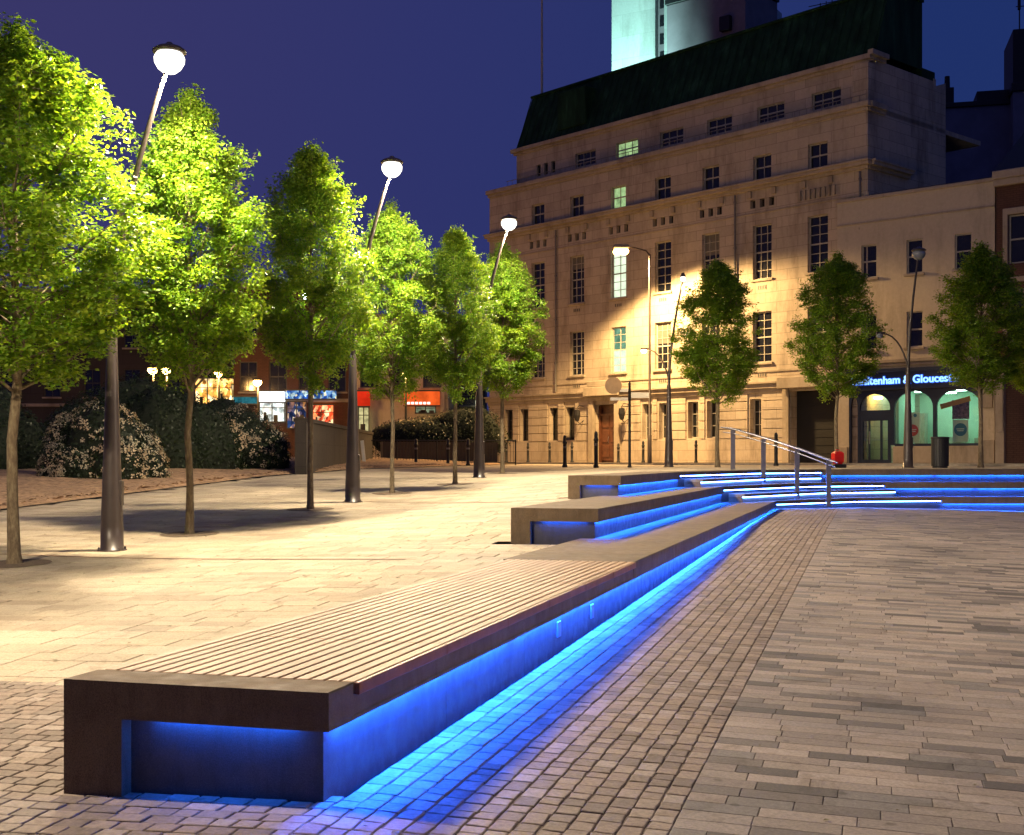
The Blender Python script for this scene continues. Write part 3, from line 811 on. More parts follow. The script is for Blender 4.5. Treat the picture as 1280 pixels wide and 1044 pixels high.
# ground floor
gw = [(x-.30, x+.30, 2.35, 4.0) for x in (1.55,2.75,4.95,6.15,11.3,12.35,14.1,15.2,17.6)]
door = (7.95, 9.35, ZB, 4.05); gar = (19.45, 21.9, ZB, 4.35)
wall_holes(mb, 0, Lx, ZB, 4.55, gw+[door, gar], 0, .45)
# rusticated courses standing proud of the ground-floor wall
zs = 2.3
solid = sorted(gw+[door, gar], key=lambda h: h[0])
def courses(z0, z1):
    x = .0
    for a, b, c, d in solid:
        if c < z1 and d > z0:
            if a-.1-x > .1: mb.bev(x, a-.1, -.055, .0-.002, z0, z1, .012)
            x = b+.1
    if Lx-x > .1: mb.bev(x, Lx, -.055, -.002, z0, z1, .012)
z = 2.3
while z < 4.2: courses(z+.018, z+.385); z += .40
courses(ZB+.004, 2.27)
# right flank, left flank
mb.add([(Lx,0,ZB),(Lx,6,ZB),(Lx,6,17.6),(Lx,0,15.6),], [(0,1,2,3)])
mb.add([(0,0,ZB),(0,0,15.6),(0,9,15.6),(0,9,ZB)], [(0,1,2,3)])
mb.box(0,Lx,.9,9,15.40,15.60)
mb.box(.1,Lx-.1,.5,.9,ZB,15.3)
mb.build('wall', M['stone'], B)
mb = MB()
hat = [(x-.72, x+.72, 16.05, 16.78) for x in bays[1:]]+[(bays[0]-.75+i*.55, bays[0]-.45+i*.55, 16.1, 16.7) for i in range(3)]
wall_holes(mb, 1.5, Lx-.1, 15.6, 17.55, hat, .6, .22)
mb.add([(Lx-.1,.6,15.6),(Lx-.1,5.2,15.6),(Lx-.1,5.2,17.55),(Lx-.1,.6,17.55)], [(0,1,2,3)])
mb.add([(1.5,.6,15.6),(1.5,.6,17.55),(1.5,9,17.55),(1.5,9,15.6)], [(0,1,2,3)])
mb.box(1.6,Lx-.3,1.0,5,15.6,17.5); mb.box(Lx-.7, Lx+.02, .0, .58, 15.62, 17.3)
mb.build('attic_wall', M['stone'], B)
mb = MB()
for (z0, z1, pr, x0, x1, y0) in ((4.25,4.42,.10,-.05,Lx+.05,0),(4.42,4.62,.20,-.1,Lx+.1,0),(4.62,4.72,.30,-.15,Lx+.15,0),(13.02,13.16,.12,-.05,Lx+.08,0),(13.16,13.30,.30,-.1,Lx+.2,0),(13.30,13.38,.36,-.12,Lx+.24,0),
    (15.35,15.5,.10,-.05,Lx+.06,0),(15.5,15.72,.22,-.08,Lx+.16,0),(17.45,17.58,.10,1.35,Lx+.05,.6),(17.58,17.78,.24,1.25,Lx+.12,.6),(11.98,12.06,.05,.2,Lx-.2,0),(5.12,5.22,.05,.0,Lx,0)):
    mb.bev(x0, x1, y0-pr, y0-.003, z0+.001, z1-.001, .012)
    mb.box(Lx+.004, Lx+pr, .0, 3.0 if z1 < 15.3 else 1.2, z0, z1-.002)
for x in bays:      # brackets and small keystones
    mb.bev(x-.75, x-.55, -.1, -.003, 12.7, 13.0, .02); mb.bev(x+.55, x+.75, -.1, -.003, 12.7, 13.0, .02)
for i in range(8): mb.bev(bays[6]-.9+i*.24, bays[6]-.8+i*.24, -.09, -.004, 12.2, 12.62, .02)
mb.build('cornice', M['stonetrim'], B)
# door surround
mb = MB(); mb.bev(7.62,7.93,-.22,-.06,ZB,4.25,.02); mb.bev(9.37,9.68,-.22,-.06,ZB,4.25,.02); mb.bev(7.5,9.8,-.45,-.31,4.45,4.9,.03); mb.bev(7.75,9.55,-.42,-.31,4.9,5.2,.03)
mb.bev(19.1,19.42,-.15,-.06,ZB,4.5,.02); mb.bev(21.93,22.25,-.15,-.06,ZB,4.5,.02); mb.bev(19.0,22.35,-.4,-.31,4.36,4.85,.03)
mb.each('door_surround', M['stonetrim'], B)
for k, h in enumerate(h1+h2):
    x = (h[0]+h[1])/2; row2 = h in h2
    lit = abs(x-bays[2]) < .1
    if lit and row2: window(B, *h, .18, 2, 6, M['winframe'], M['litwhite'])
    elif lit: window(B, *h, .18, 2, 6, M['winframe'], M['litteal'], blind=(.5, M['litwhite']))
    else: window(B, *h, .18, 3 if k % 3 else 2, 6, M['winframe'], M['glass'])
    if not lit and k % 3 == 1: mb = MB(); mb.box(h[0]+.06, h[1]-.06, .187, .184, h[3]-.06-random.uniform(.3,1.1), h[3]-.06); bl = mb.build('blind', M['blind'], B)
for x, h in zip(bays, h4): window(B, *h, .18, 2, 2, M['winframe'], M['litgreen'] if abs(x-bays[2]) < .1 else M['glass'], False)
for h in hat:
    w = h[1]-h[0] > 1
    window(B, *h, .75, 3 if w else 1, 2 if w else 1, M['winframe'] if w else M['darkframe'], M['litgreen'] if abs((h[0]+h[1])/2-bays[2]) < .1 else M['glass'], False)
for h in gw: window(B, *h, .30, 1 if h[0] < 7 else 2, 3, M['darkframe'] if h[0] < 7 else M['winframe'], M['glass'], False)
mb = MB()
for v in vents: mb.box(v[0], v[1], .2, .25, v[2], v[3])
mb.each('vent_opening', M['rollershutter'], B)
mb = MB(); mb.box(door[0]+.12, door[1]-.12, .28, .34, ZB+.1, 3.5)
for i in range(2):
    for j in range(3): mb.bev(door[0]+.2+i*.55, door[0]+.65+i*.55, .25, .279, ZB+.25+j*.72, ZB+.85+j*.72, .012)
o = mb.build('door', M['doorwood'], B)
mb = MB(); mb.tube([(8.58,.24,2.2),(8.58,.2,2.3),(8.58,.24,2.5)], .015, 6); mb.build('handle', M['steel'], o)
mb = MB(); mb.box(door[0]+.01, door[1]-.01, .36, .40, ZB, 4.04); mb.box(door[0]+.01, door[0]+.11, .2, .35, ZB, 4.0); mb.box(door[1]-.11, door[1]-.01, .2, .35, ZB, 4.0); mb.box(door[0]+.11,door[1]-.11,.2,.35,3.52,3.62); mb.build('door_frame', M['doorwood'], B)
mb = MB(); mb.box(gar[0]+.01, gar[1]-.01, .40, .43, ZB, 4.34)
for i in range(9): mb.box(gar[0]+.02, gar[1]-.02, .385, .40, ZB+.05+i*.34, ZB+.36+i*.34)
mb.build('garage_shutter', M['rollershutter'], B)
for x in (7.15, 10.15):     # bracket lanterns beside the door
    mb = MB(); mb.tube([(x,-.06,4.0),(x,-.35,4.05),(x,-.5,3.9)], .02, 6); mb.lathe([(.02,3.85),(.14,3.8),(.16,3.55),(.10,3.3),(.03,3.25)], x, -.5, 8, smooth=False); mb.tube([(x,-.06,3.3),(x,-.3,3.15),(x,-.5,3.27)], .018, 6)
    mb.build('wall_lantern', M['black'], B)
for i, x in enumerate([.95+1.4]+[b+1.2 for b in bays[:5]]):
    pass
for x in bays[1:6]:
    for zz in (8.72, 4.95):
        mb = MB(); mb.box(x-.24, x+.24, -.012, -.002, zz-.03, zz+.17, 0)
        for k in range(4): mb.box(x-.21+k*.12, x-.15+k*.12, -.016, -.013, zz, zz+.14, 1)
        mb.build('air_brick', [M['stonetrim'], M['darkframe']], B)
for x in (5.2, 16.55, Lx-.3):      # rainwater pipes
    mb = MB(); mb.tube([(x,-.09,4.8),(x,-.09,12.95)], .05, 8, smooth=True)
    for z in (6.2,8.4,10.6,12.6): mb.lathe([(.07,z),(.07,z+.08)], x, -.09, 8)
    mb.build('downpipe', M['castiron'], B)
mb = MB()   # mansard
y0, y1, zt = .55, 1.6, 20.65
xs0, xs1 = 1.5, Lx
mb.add([(xs0,y0,17.79),(xs1,y0,17.79),(xs1,y1,zt),(1.65,y1,zt),(xs1,4.1,17.79),(xs1,4.1,zt),(xs0,9,17.79),(1.65,9,zt),(Lx-6,9,17.79),(Lx-6,9,zt)],
       [(0,1,2,3),(1,4,5,2),(0,3,7,6),(3,2,5,9,7),(4,8,9,5),(6,7,9,8)])
n = 46
for i in range(n+1):   # standing seams
    x = xs0+.1+(Lx-xs0-.2)*i/n
    mb.tube([(x, y0-.01, 17.8), (x, y1-.01, zt)], .022, 4, cap=False, smooth=False)
mb.bev(1.6,Lx+.05,y1-.1,y1+.1,zt-.02,zt+.10,.02); mb.box(Lx+.002,Lx+.06,y1,4.15,zt-.02,zt+.1)
for j in (0,): mb.box(Lx-.6, Lx-.02, 4.1, 5.15, 17.3, 17.9)
mb.build('roof', M['copper'], B)
mb = MB(); mb.bev(4.6,6.6,.62,1.35,18.2,20.1,.03); mb.build('roof_dormer', M['copper'], B)
mb = MB(); mb.box(Lx-.1, Lx+.0-.002, .6, 5.2, 15.6, 17.5); mb.box(Lx-.3,Lx+.001,5.0,5.2,ZB,17.62)
mb.build('side_wall', M['stone'], B)
mb = MB()
for k in range(4): mb.tube([(Lx-3-.3*k,2.4,zt),(Lx-3-.3*k,2.4,zt+.6)], .02, 5)
mb.tube([(Lx-1.2,2.4,zt+.3),(Lx-4.5,2.4,zt+.6)], .02, 5); mb.build('roof_rail', M['black'], B)
mb = MB()
for i in range(60): mb.tube([(1.6+i*.36,-.12,15.72),(1.6+i*.36,-.12,15.98)], .012, 4)
mb.tube([(1.5,-.12,15.98),(Lx,-.12,15.98)], .018, 5); mb.build('parapet_railing', M['castiron'], B)
def BW(x, y, z=0): return Vector((-1.2+.6664*x+.7456*y, 68.46-.7456*x+.6664*y, z))
# flagpole
p = BW(1.75, 2.2)
r = empty('flagpole', (p.x, p.y, zt), 0, 'slim white flagpole on the left end of the copper roof', 'flagpole')
mb = MB(); mb.tube([(0,0,-.1),(0,0,7.2)], [.07,.045], 10); mb.build('pole', M['winframe'], r)
mb = MB(); mb.lathe([(.02,7.1),(.12,7.15),(.12,7.22),(.02,7.3)], 0, 0, 12); mb.build('finial', M['winframe'], r)
mb = MB(); mb.box(-.12,.12,-.12,.12,-.02,.3); mb.build('base', M['castiron'], r)
# ---- floodlit tower behind
def bwl(x0, x1, y): return x0, x1, y
T = empty('floodlit_tower', (px(800,575,86).x, 86, 0), R(-30), 'tall pale tower floodlit cyan white, rising behind the copper roof', 'tower')
mb = MB(); mb.bev(-2.1,1.1,0,6,0,42,.1); mb.bev(1.75,2.4,.0,6,0,42,.05); mb.box(2.4,7.2,1.5,8,0,32.5)
mb.add([(2.4,1.4,32.5),(9.2,1.4,29.2),(9.2,1.4,20),(2.4,1.4,20),(2.4,6,32.5),(9.2,6,29.2),(9.2,6,20),(2.4,6,20)], [(3,2,1,0),(0,1,5,4),(1,2,6,5)])
mb.build('wall', M['tower'], T)
mb = MB(); mb.box(1.1,1.75,.5,5.5,0,41.5); o = mb.build('stair_slot', M['mauve'], T)
for k in range(16): 
    mb = MB(); mb.box(1.25,1.6,.44,.5,22+k*1.2,22.7+k*1.2); mb.build('window', M['glass'], o)
pt = px(800,575,86)
for dx, dz, e in ((-1.2, 19.5, 16000), (3.5, 19.5, 13000)):
    lo = light('flood_light', 'SPOT', (pt.x+dx-2.0, 86-7.5, dz), e, (.50,1.0,.90), None, .25)
    lo.data.spot_size = R(75); lo.data.spot_blend = .5
    dirv = Vector((pt.x+dx+.2, 87, 30))-Vector(lo.location); lo.rotation_euler = dirv.to_track_quat('-Z','Y').to_euler()
# plant room block on a roof in front of the tower
K = empty('plant_room', (px(885,575,79).x, 79, 0), R(-40), 'grey mauve rooftop block between the floodlit tower and the copper roof', 'building')
mb = MB(); mb.bev(-3.0,2.6,0,4,0,30.1,.05); mb.build('wall', M['mauve'], K)
mb = MB(); mb.bev(-3.1,2.7,-.1,4.1,30.1,30.45,.03); mb.build('roof', M['black'], K)
mb = MB(); mb.bev(1.0,1.7,-.35,-.02,27.5,28.4,.03); mb.build('vent', M['black'], K)
# ---- bank shop
So = Vector((13.20, 51.95, 0)); ang = math.atan2(-.662,.749)
SH = empty('bank_shop', So, ang, 'cream rendered bank shop with navy arched shopfront and backlit blue-white sign', 'building')
Ls = 6.4
wa = [(x-.33, x+.33, 8.62, 9.95) for x in (1.38,3.28,5.2)]; wb = [(x-.33, x+.33, 5.75, 7.15) for x in (1.38,3.28,5.2)]
mb = MB(); wall_holes(mb, 0, Ls, 4.95, 11.75, wa+wb, 0, .2)
mb.add([(Ls,0,ZB),(Ls,6,ZB),(Ls,6,11.75),(Ls,0,11.75)], [(0,1,2,3)]); mb.add([(0,0,ZB),(0,0,11.75),(0,6,11.75),(0,6,ZB)], [(0,1,2,3)])
mb.box(.05,Ls-.05,.25,6,4.95,11.6)
mb.bev(.0,.52,-.02,.4,ZB,4.949,.02); mb.bev(5.95,Ls,-.02,.4,ZB,4.949,.02)
mb.build('wall', M['render'], SH)
mb = MB(); mb.bev(-.04,Ls+.04,-.07,.3,11.75,11.9,.02); mb.bev(0,Ls,-.05,-.003,10.8,10.87,.01); mb.bev(-.02,Ls+.02,-.14,-.003,5.18,5.32,.02); mb.bev(-.02,Ls+.02,-.09,-.003,5.05,5.17,.02)
mb.bev(5.9,6.42,-.12,-.021,ZB,2.1,.02); mb.bev(5.98,6.34,-.1,-.021,3.3,4.1,.02); mb.bev(.04,.48,-.1,-.021,ZB,1.9,.02)
mb.each('stone_trim', M['stonetrim'], SH)
for h in wa+wb: window(SH, *h, .12, 1, 2, M['winframe'], M['glass'])
mb = MB(); mb.box(.0,Ls,.3,5.8,11.9,12.0); mb.build('roof', M['black'], SH)
# shopfront
mb = MB(); mb.bev(.53,5.94,-.16,.10,4.12,4.94,.015); mb.bev(.5,5.97,-.24,-.16,4.82,4.95,.01)
fasc = mb.build('sign_board', M['navy'], SH)
cu = bpy.data.curves.new('sign_letters', 'FONT'); cu.body = 'Cheltenham & Gloucester'; cu.size = .52; cu.extrude = .02; cu.align_x = 'CENTER'; cu.offset = .008
cuh = cu.copy(); cuh.offset = .035; cuh.extrude = .008
tmp = bpy.data.objects.new('tmp', cu); C.objects.link(tmp)
bpy.context.view_layer.update()
me = bpy.data.meshes.new_from_object(tmp.evaluated_get(bpy.context.evaluated_depsgraph_get())); C.objects.unlink(tmp); bpy.data.objects.remove(tmp)
me.materials.clear(); me.materials.append(emit('sign_letter_glow', (.30,.60,1.0), 2.0))
sx = 4.55/max(v.co.x for v in me.vertices)/2
o = bpy.data.objects.new('sign_letters', me); C.objects.link(o); o.parent = fasc; o.location = (2.95,-.20,4.36); o.rotation_euler = (R(90),0,0); o.scale = (sx,sx*.98,1)
def arch(mb, a, b, zs, zt, ztop, y0=-.02, y1=.10, n=14):
    top = []; cx = (a+b)/2; r = (b-a)/2
    for i in range(n+1):
        w = PI-PI*i/n; top.append((cx+r*math.cos(w), zs+(zt-zs)*math.sin(w)))
    for (xa, za), (xb, zb_) in zip(top, top[1:]):
        vs = [(xa,y0,za),(xb,y0,zb_),(xb,y0,ztop),(xa,y0,ztop),(xa,y1,za),(xb,y1,zb_),(xb,y1,ztop),(xa,y1,ztop)]
        mb.add(vs, [(0,1,2,3),(7,6,5,4),(0,4,5,1)])
tmp = bpy.data.objects.new('tmp', cuh); C.objects.link(tmp); bpy.context.view_layer.update()
me = bpy.data.meshes.new_from_object(tmp.evaluated_get(bpy.context.evaluated_depsgraph_get())); C.objects.unlink(tmp); bpy.data.objects.remove(tmp)
me.materials.clear(); me.materials.append(emit('sign_halo_glow', (.01,.11,.95), 1.6))
o = bpy.data.objects.new('letter_halo', me); C.objects.link(o); o.parent = fasc; o.location = (2.95,-.172,4.36); o.rotation_euler = (R(90),0,0); o.scale = (sx,sx*.98,1)
mb = MB()
bx = [.60,.90,2.35,4.05,5.90]
arch(mb,.98,2.28,3.42,3.98,4.12); arch(mb,2.46,4.02,3.42,4.04,4.12); arch(mb,4.16,5.86,3.42,4.04,4.12)
for a, b in ((.53,.60),(.90,.98),(2.28,2.46),(4.02,4.16),(5.86,5.94)): mb.box(a, b, -.02, .10, ZB if b < 2.4 else 1.95, 4.119)
arch(mb,.60,.90,3.4,3.9,4.12)
mb.box(2.46,5.86,-.02,.10,1.9,2.0)
mb.build('shopfront_frame', M['navy'], SH)
mb = MB(); mb.bev(2.40,5.94,-.04,.2,ZB,1.9,.015); mb.build('stall_riser', M['stonetrim'], SH)
mb = MB(); mb.box(2.46,4.02,.03,.04,2.0,4.02); mb.box(4.16,5.86,.03,.04,2.0,4.02); mb.box(.98,2.28,.03,.04,3.35,3.98); mb.build('shop_window', M['clear'], SH)
# doors
d = empty('x'); bpy.data.objects.remove(d)
mb = MB(); mb.box(.98,2.28,-.01,.09,3.0,3.34); mb.box(.98,1.12,-.01,.09,ZB,3.0); mb.box(2.18,2.28,-.01,.09,ZB,3.0); mb.box(1.36,1.42,-.01,.07,ZB,3.0); mb.box(1.86,1.94,-.01,.07,ZB,3.0); mb.box(1.12,2.18,-.01,.07,ZB,ZB+.14); mb.box(1.12,2.18,-.01,.07,2.92,3.0)
dd = mb.build('door', M['navy'], SH)
mb = MB(); mb.box(1.12,2.18,.03,.04,ZB+.14,2.92); mb.build('door_glass', M['clear'], dd)
mb = MB(); mb.tube([(1.44,-.05,2.0),(1.44,-.05,2.5)], .018, 6); mb.tube([(1.12,.08,2.16),(2.18,.08,2.16)], .02, 6); mb.build('handle', M['steel'], dd)
# interior
M['inwall'] = mat('green_interior_wall', (.48,.70,.56), .8, .12, 1)
M['infloor'] = mat('interior_floor', (.18,.2,.18), .6, .2, 2)
mb = MB(); mb.box(.1,6.3,4.0,4.1,ZB,4.9); mb.box(.08,.15,.42,4,ZB,4.9); mb.box(6.2,6.28,.42,4,ZB,4.9); mb.box(2.3,2.4,.5,2.0,ZB,4.1); mb.build('interior_wall', M['inwall'], SH)
mb = MB(); mb.box(.1,6.3,.1,4.1,ZB-.02,ZB+.01); mb.build('interior_floor', M['infloor'], SH)
mb = MB(); mb.box(.1,6.3,.1,4.1,4.12,4.2); mb.build('ceiling', M['inwall'], SH)
for (x, y) in ((1.6,1.2),(3.2,1.3),(4.9,1.3),(3.2,3),(5,3),(1.4,3)):
    mb = MB(); mb.box(x-.45,x+.45,y-.12,y+.12,4.06,4.115); mb.build('ceiling_light', emit('ceiling_tube%d' % int(x*10+y), (.72,1.0,.80), 20), SH)
mb = MB(); mb.box(3.0,3.9,3.0,3.5,ZB,2.3); mb.box(4.4,5.8,3.1,3.6,ZB,2.25); mb.box(1.6,2.2,3.4,3.7,ZB,3.3); mb.build('counter', M['winframe'], SH)
white = mat('poster_paper', (.62,.64,.55), .7, .08, 3); red = mat('poster_red', (.55,.05,.02), .6, .1, 3); blu = mat('poster_blue', (.04,.16,.26), .6, .1, 3)
orange = mat('orange_banner', (.75,.30,.02), .6, .1, 3); pic = mat('poster_picture', (.18,.09,.10), .7, .9, 9)
def disc(mb, x, z, r, y, mi):
    mb.add([(x+r*math.cos(2*PI*k/24), y, z+r*math.sin(2*PI*k/24)) for k in range(24)], [tuple(range(24))], mi)
mb = MB(); mb.box(2.86,3.44,.12,.14,2.02,3.22,0); disc(mb, 3.15, 2.52, .23, .115, 1); disc(mb, 3.25, 3.1, .07, .115, 2); disc(mb,3.08,3.06,.04,.115,1); mb.box(3.0,3.3,.10,.112,2.53,2.56,0); mb.box(3.03,3.27,.10,.112,2.46,2.49,0); mb.build('poster', [white, red, blu], SH)
mb = MB(); mb.box(4.75,5.35,.12,.14,2.05,2.9,0); disc(mb, 5.05, 2.52, .25, .115, 1); mb.box(4.9,5.2,.10,.112,2.53,2.56,0); mb.box(4.93,5.17,.10,.112,2.46,2.49,0); mb.box(4.72,5.38,.13,.15,2.92,3.65,2); mb.build('poster', [white, blu, pic], SH)
mb = MB(); Mx = Matrix.Translation((4.85,.11,3.55)) @ Matrix.Rotation(R(-14),4,'Y'); mb.box(-.6,.6,-.01,.01,-.1,.1,0,Mx); mb.build('banner', orange, SH)
mb = MB(); mb.lathe([(.02,3.78),(.16,3.8),(.16,3.9),(.02,3.92)], 1.55, .45, 16); mb.build('porch_light', M['amber'], SH)
# ---- brick building at the right edge
p = So+Vector((.749,-.662,0))*6.45
K = empty('brick_building', (p.x, p.y, 0), ang, 'dark red brick building with stone window surrounds at the right edge', 'building')
hs = [(x-.45, x+.45, z, z+1.8) for x in (.95,2.7) for z in (5.6,8.6)]
mb = MB(); wall_holes(mb, .05, 8, ZB, 12.0, hs+[(1.6,3.6,ZB,3.9)], -.1, .25); mb.box(.1,8,.2,6,ZB,11.9); mb.add([(.05,-.1,ZB),(.05,-.1,12),(.05,6,12),(.05,6,ZB)], [(0,1,2,3)]); mb.build('wall', M['brick'], K)
mb = MB(); mb.bev(0,8,-.3,-.103,11.5,11.75,.02); mb.bev(0,8,-.38,-.103,11.75,12.05,.02); mb.bev(0,8,-.22,-.103,7.9,8.1,.02); mb.bev(0,8,-.22,-.103,4.7,5.0,.02)
mb.bev(.08,.4,-.3,-.103,ZB,4.69,.02); mb.bev(.1,.38,-.36,-.31,2.4,4.2,.02); mb.bev(1.15,1.5,-.22,-.103,ZB,4.69,.02)
for h in hs: mb.bev(h[0]-.18,h[0]-.005,-.2,-.103,h[2]-.1,h[3]+.25,.02); mb.bev(h[1]+.005,h[1]+.18,-.2,-.103,h[2]-.1,h[3]+.25,.02); mb.bev(h[0]-.004,h[1]+.004,-.2,-.103,h[3]+.01,h[3]+.25,.02)
mb.each('stone_trim', M['stonetrim'], K)
for h in hs: window(K, *h, .02, 1, 2, M['winframe'], M['glass'], False)
mb = MB(); mb.add([(0,-.3,12.05),(8,-.3,12.05),(8,3,14.2),(0,3,14.2),(0,6,12.05),(8,6,12.05)], [(0,1,2,3),(3,2,5,4),(0,3,4),(1,5,2)]); mb.build('roof', M['black'], K)
mb = MB(); mb.box(1.65,3.55,.0,.08,1.7,3.8); mb.build('shop_window', emit('warm_shop_glow', (1,.7,.35), 1.2, (4,.2)), K)
# ---- dark navy building behind with chimney and mast
p = px(1172,575,76)
K = empty('rear_building', (p.x, p.y, 0), R(-14), 'plain blue-grey building with chimneys behind the bank shop', 'building')
mb = MB(); mb.box(0,4.05,0,8,0,22.2); mb.box(4.05,12,-1.2,8,0,22.6); mb.build('wall', M['bluewall'], K)
mb = MB(); mb.bev(-.1,4,-.15,8,22.2,22.5,.03); mb.bev(2.2,4,-.0,8,22.5,23.1,.03); mb.bev(3.95,12,-1.35,8,22.6,23.1,.03); mb.bev(.4,1.1,2,3,22.5,24.0,.03); o = mb.build('roof', M['black'], K)
mb = MB(); mb.lathe([(.2,24.0),(.17,24.1),(.15,24.8)], .75, 2.5, 10); mb.bev(4.2,8.2,0,4,23.1,26.6,.05); mb.each('chimney', M['black'], K)
mb = MB()
for x, a, b in ((4.6,26.6,29.4),(5.1,26.6,30.5),(4.9,26.6,28.4)): mb.tube([(x,.3,a),(x,.3,b)], .04, 5)
mb.tube([(4.4,.3,28),(5.6,.3,28)], .03, 5); mb.box(4.5,4.65,.15,.35,27.8,28.9); mb.box(5.05,5.2,.15,.35,28.6,29.9); mb.build('antenna', M['black'], K)
# dark slate roof between bank and rear
K = empty('slate_roof_building', (px(1120,575,60).x, 60, 0), R(-30), 'dark low building with sloping slate roof behind the bank shop', 'building')
mb = MB(); mb.box(-2,14,0,9,0,12.2); mb.build('wall', M['darkwall'], K)
mb = MB(); mb.add([(-2,-.2,12.2),(14,-.2,12.2),(14,4,14.6),(-2,4,14.6),(-2,9,12.2),(14,9,12.2)], [(0,1,2,3),(3,2,5,4),(0,3,4),(1,5,2)]); mb.bev(8.5,9.6,3,4,13.5,16,.04); mb.build('roof', M['black'], K)
# ------------------------------------------------------------------ road, pavement, kerb
def strip_b(name, x0, x1, ya, yb, za, zb, m):
    mb = MB(); n = 20
    for i in range(n):
        a = x0+(x1-x0)*i/n; b = x0+(x1-x0)*(i+1)/n
        p = [BW(a,ya,za), BW(b,ya,za), BW(b,yb,za), BW(a,yb,za)]; q = [v+Vector((0,0,zb-za)) for v in p]
        mb.add(p+q, [(3,2,1,0),(4,5,6,7),(0,1,5,4),(1,2,6,5),(2,3,7,6),(3,0,4,7)])
    return tag(mb.build(name, m), kind='structure')
strip_b('road', -40, 45, -6.55, -1.9, .9, 1.15, M['asphalt'])
strip_b('pavement', -6, 45, -1.75, 2.5, .9, 1.238, M['slab'])
strip_b('pavement_kerb', -6, 45, -1.9, -1.752, .9, 1.242, M['kerb'])
strip_b('plaza_kerb', -12, 45, -6.9, -6.56, .9, 1.232, M['kerb'])
# ------------------------------------------------------------------ street furniture
def bollard(x, y, z, h, label):
    global bproto
    if bproto is None:
        r = empty('bollard'); mb = MB(); mb.lathe([(.085,0),(.085,.06),(.062,.09),(.06,.72),(.075,.74),(.075,.79),(.055,.81),(.06,.92),(.04,.98),(.015,1.0)], n=16); mb.build('post', M['black'], r)
        mb = MB(); mb.lathe([(.064,.60),(.066,.605),(.066,.66),(.064,.665)], n=16); mb.build('band', M['castiron'], r); bproto = r; o = r
    else: o = copy_tree(bproto)
    o.location = (x, y, z); o.scale = (1,1,h); tag(o, label, 'bollard', 'black bollards between the square and the road'); return o
bproto = None
far = [(633,1.0),(660,1.0),(687,1.0),(715,1.0),(773,.9),(804,1.0),(870,1.0)]
ordn = ['leftmost','second','third','fourth','fifth','sixth','seventh']
for k, (u, h) in enumerate(far):
    # on the pavement in front of the facade: y local -1.5
    kk = (u-640)/F; ox, oy = -1.2+.7456*-1.4, 68.46+.6664*-1.4
    x = (kk*oy-ox)/(.6664+.7456*kk); p = BW(x, -1.4)
    bollard(p.x, p.y, 1.24, h, ('leftmost' if k == 0 else ordn[k]+' from the left')+' of the short black bollards on the pavement under the stone facade')
for k, (u, v, d, h, lab) in enumerate([(706,583,42,1.05,'slim black bollard on the square left of the taller black one'),(745,585,40,1.15,'tallest nearest black bollard on the square in front of the wooden door'),(970,583,42,1.1,'black bollard behind the steel handrail')]):
    p = px(u, v, d); bollard(p.x, p.y, zup(*TQ(p.x, p.y)), h, lab)
# railing-side bollards far left
for k, u in enumerate((520,560,585)):
    p = px(u, 575, 47); bollard(p.x, p.y, 1.15, 1.0, ['left','middle','right'][k]+' one of three dim bollards before the dark low wall')
# fingerpost
p = px(787,585,41); zz = zup(*TQ(p.x,p.y))
r = empty('signpost', (p.x, p.y, zz), 0, 'black signpost with white direction blades and a round sign, before the wooden door', 'signpost')
mb = MB(); mb.lathe([(.07,0),(.07,.05),(.045,.07),(.04,2.65),(.05,2.66),(.02,2.75)], n=14); mb.build('pole', M['black'], r)
wh = mat('white_sign', (.75,.72,.62), .5, .08, 4)
for (a, b, z0, z1) in ((.05,.62,2.22,2.40),(-.62,-.05,2.14,2.24),(-.40,-.05,2.42,2.52)):
    mb = MB(); mb.prism([(a,z0),(b,z0),(b,z1),(a,z1)] if True else [], -.02, .02, axis='y'); mb.build('sign_blade', wh, r)
mb = MB(); mb.add([(-.52+.27*math.cos(2*PI*k/28), -.03, 2.62+.27*math.sin(2*PI*k/28)) for k in range(28)]+[(-.52+.27*math.cos(2*PI*k/28), .0, 2.62+.27*math.sin(2*PI*k/28)) for k in range(28)], [tuple(range(28)), tuple(reversed(range(28,56)))]+[(k,(k+1)%28,(k+1)%28+28,k+28) for k in range(28)])
mb.tube([(-.26,-.01,2.58),(0,-.01,2.58)], .015, 6); mb.build('round_sign', mat('tan_sign', (.40,.27,.15), .6, .2, 4), r)
# litter bin
p = px(1175,584,35.2); zz = zup(*TQ(p.x,p.y))
r = empty('litter_bin', (p.x, p.y, zz), 0, 'dark slatted litter bin in front of the bank window', 'litter bin')
mb = MB()
for k in range(22): 
    a = 2*PI*k/22; mb.bev(-.03,.03,-.01,.01,.05,.82,.004,0,Matrix.Rotation(a,4,'Z') @ Matrix.Translation((0,.22,0)))
mb.build('slats', M['black'], r)
mb = MB(); mb.lathe([(.2,0),(.2,.8)], n=20); mb.build('liner', M['black'], r)
mb = MB(); mb.lathe([(.235,.80),(.245,.82),(.245,.85),(.15,.86)], n=24); mb.build('rim', M['black'], r)
# red barrier object
p = px(1047,583,36); zz = zup(*TQ(p.x,p.y))
r = empty('road_barrier', (p.x, p.y, zz), R(20), 'small red plastic road barrier beside the foot of the handrail', 'barrier')
rp = mat('red_plastic', (.55,.012,.01), .4, .15, 5)
mb = MB(); mb.bev(-.15,.15,-.09,.09,.12,.46,.05); mb.bev(-.12,.12,-.07,.07,.10,.2,.02); mb.build('body', rp, r)
mb = MB(); mb.bev(-.2,.2,-.14,.14,0,.1,.02); mb.build('base', M['black'], r)
mb = MB(); mb.tube([(-.06,0,.46),(-.06,0,.51),(.06,0,.51),(.06,0,.46)], .012, 6); mb.build('handle', rp, r)
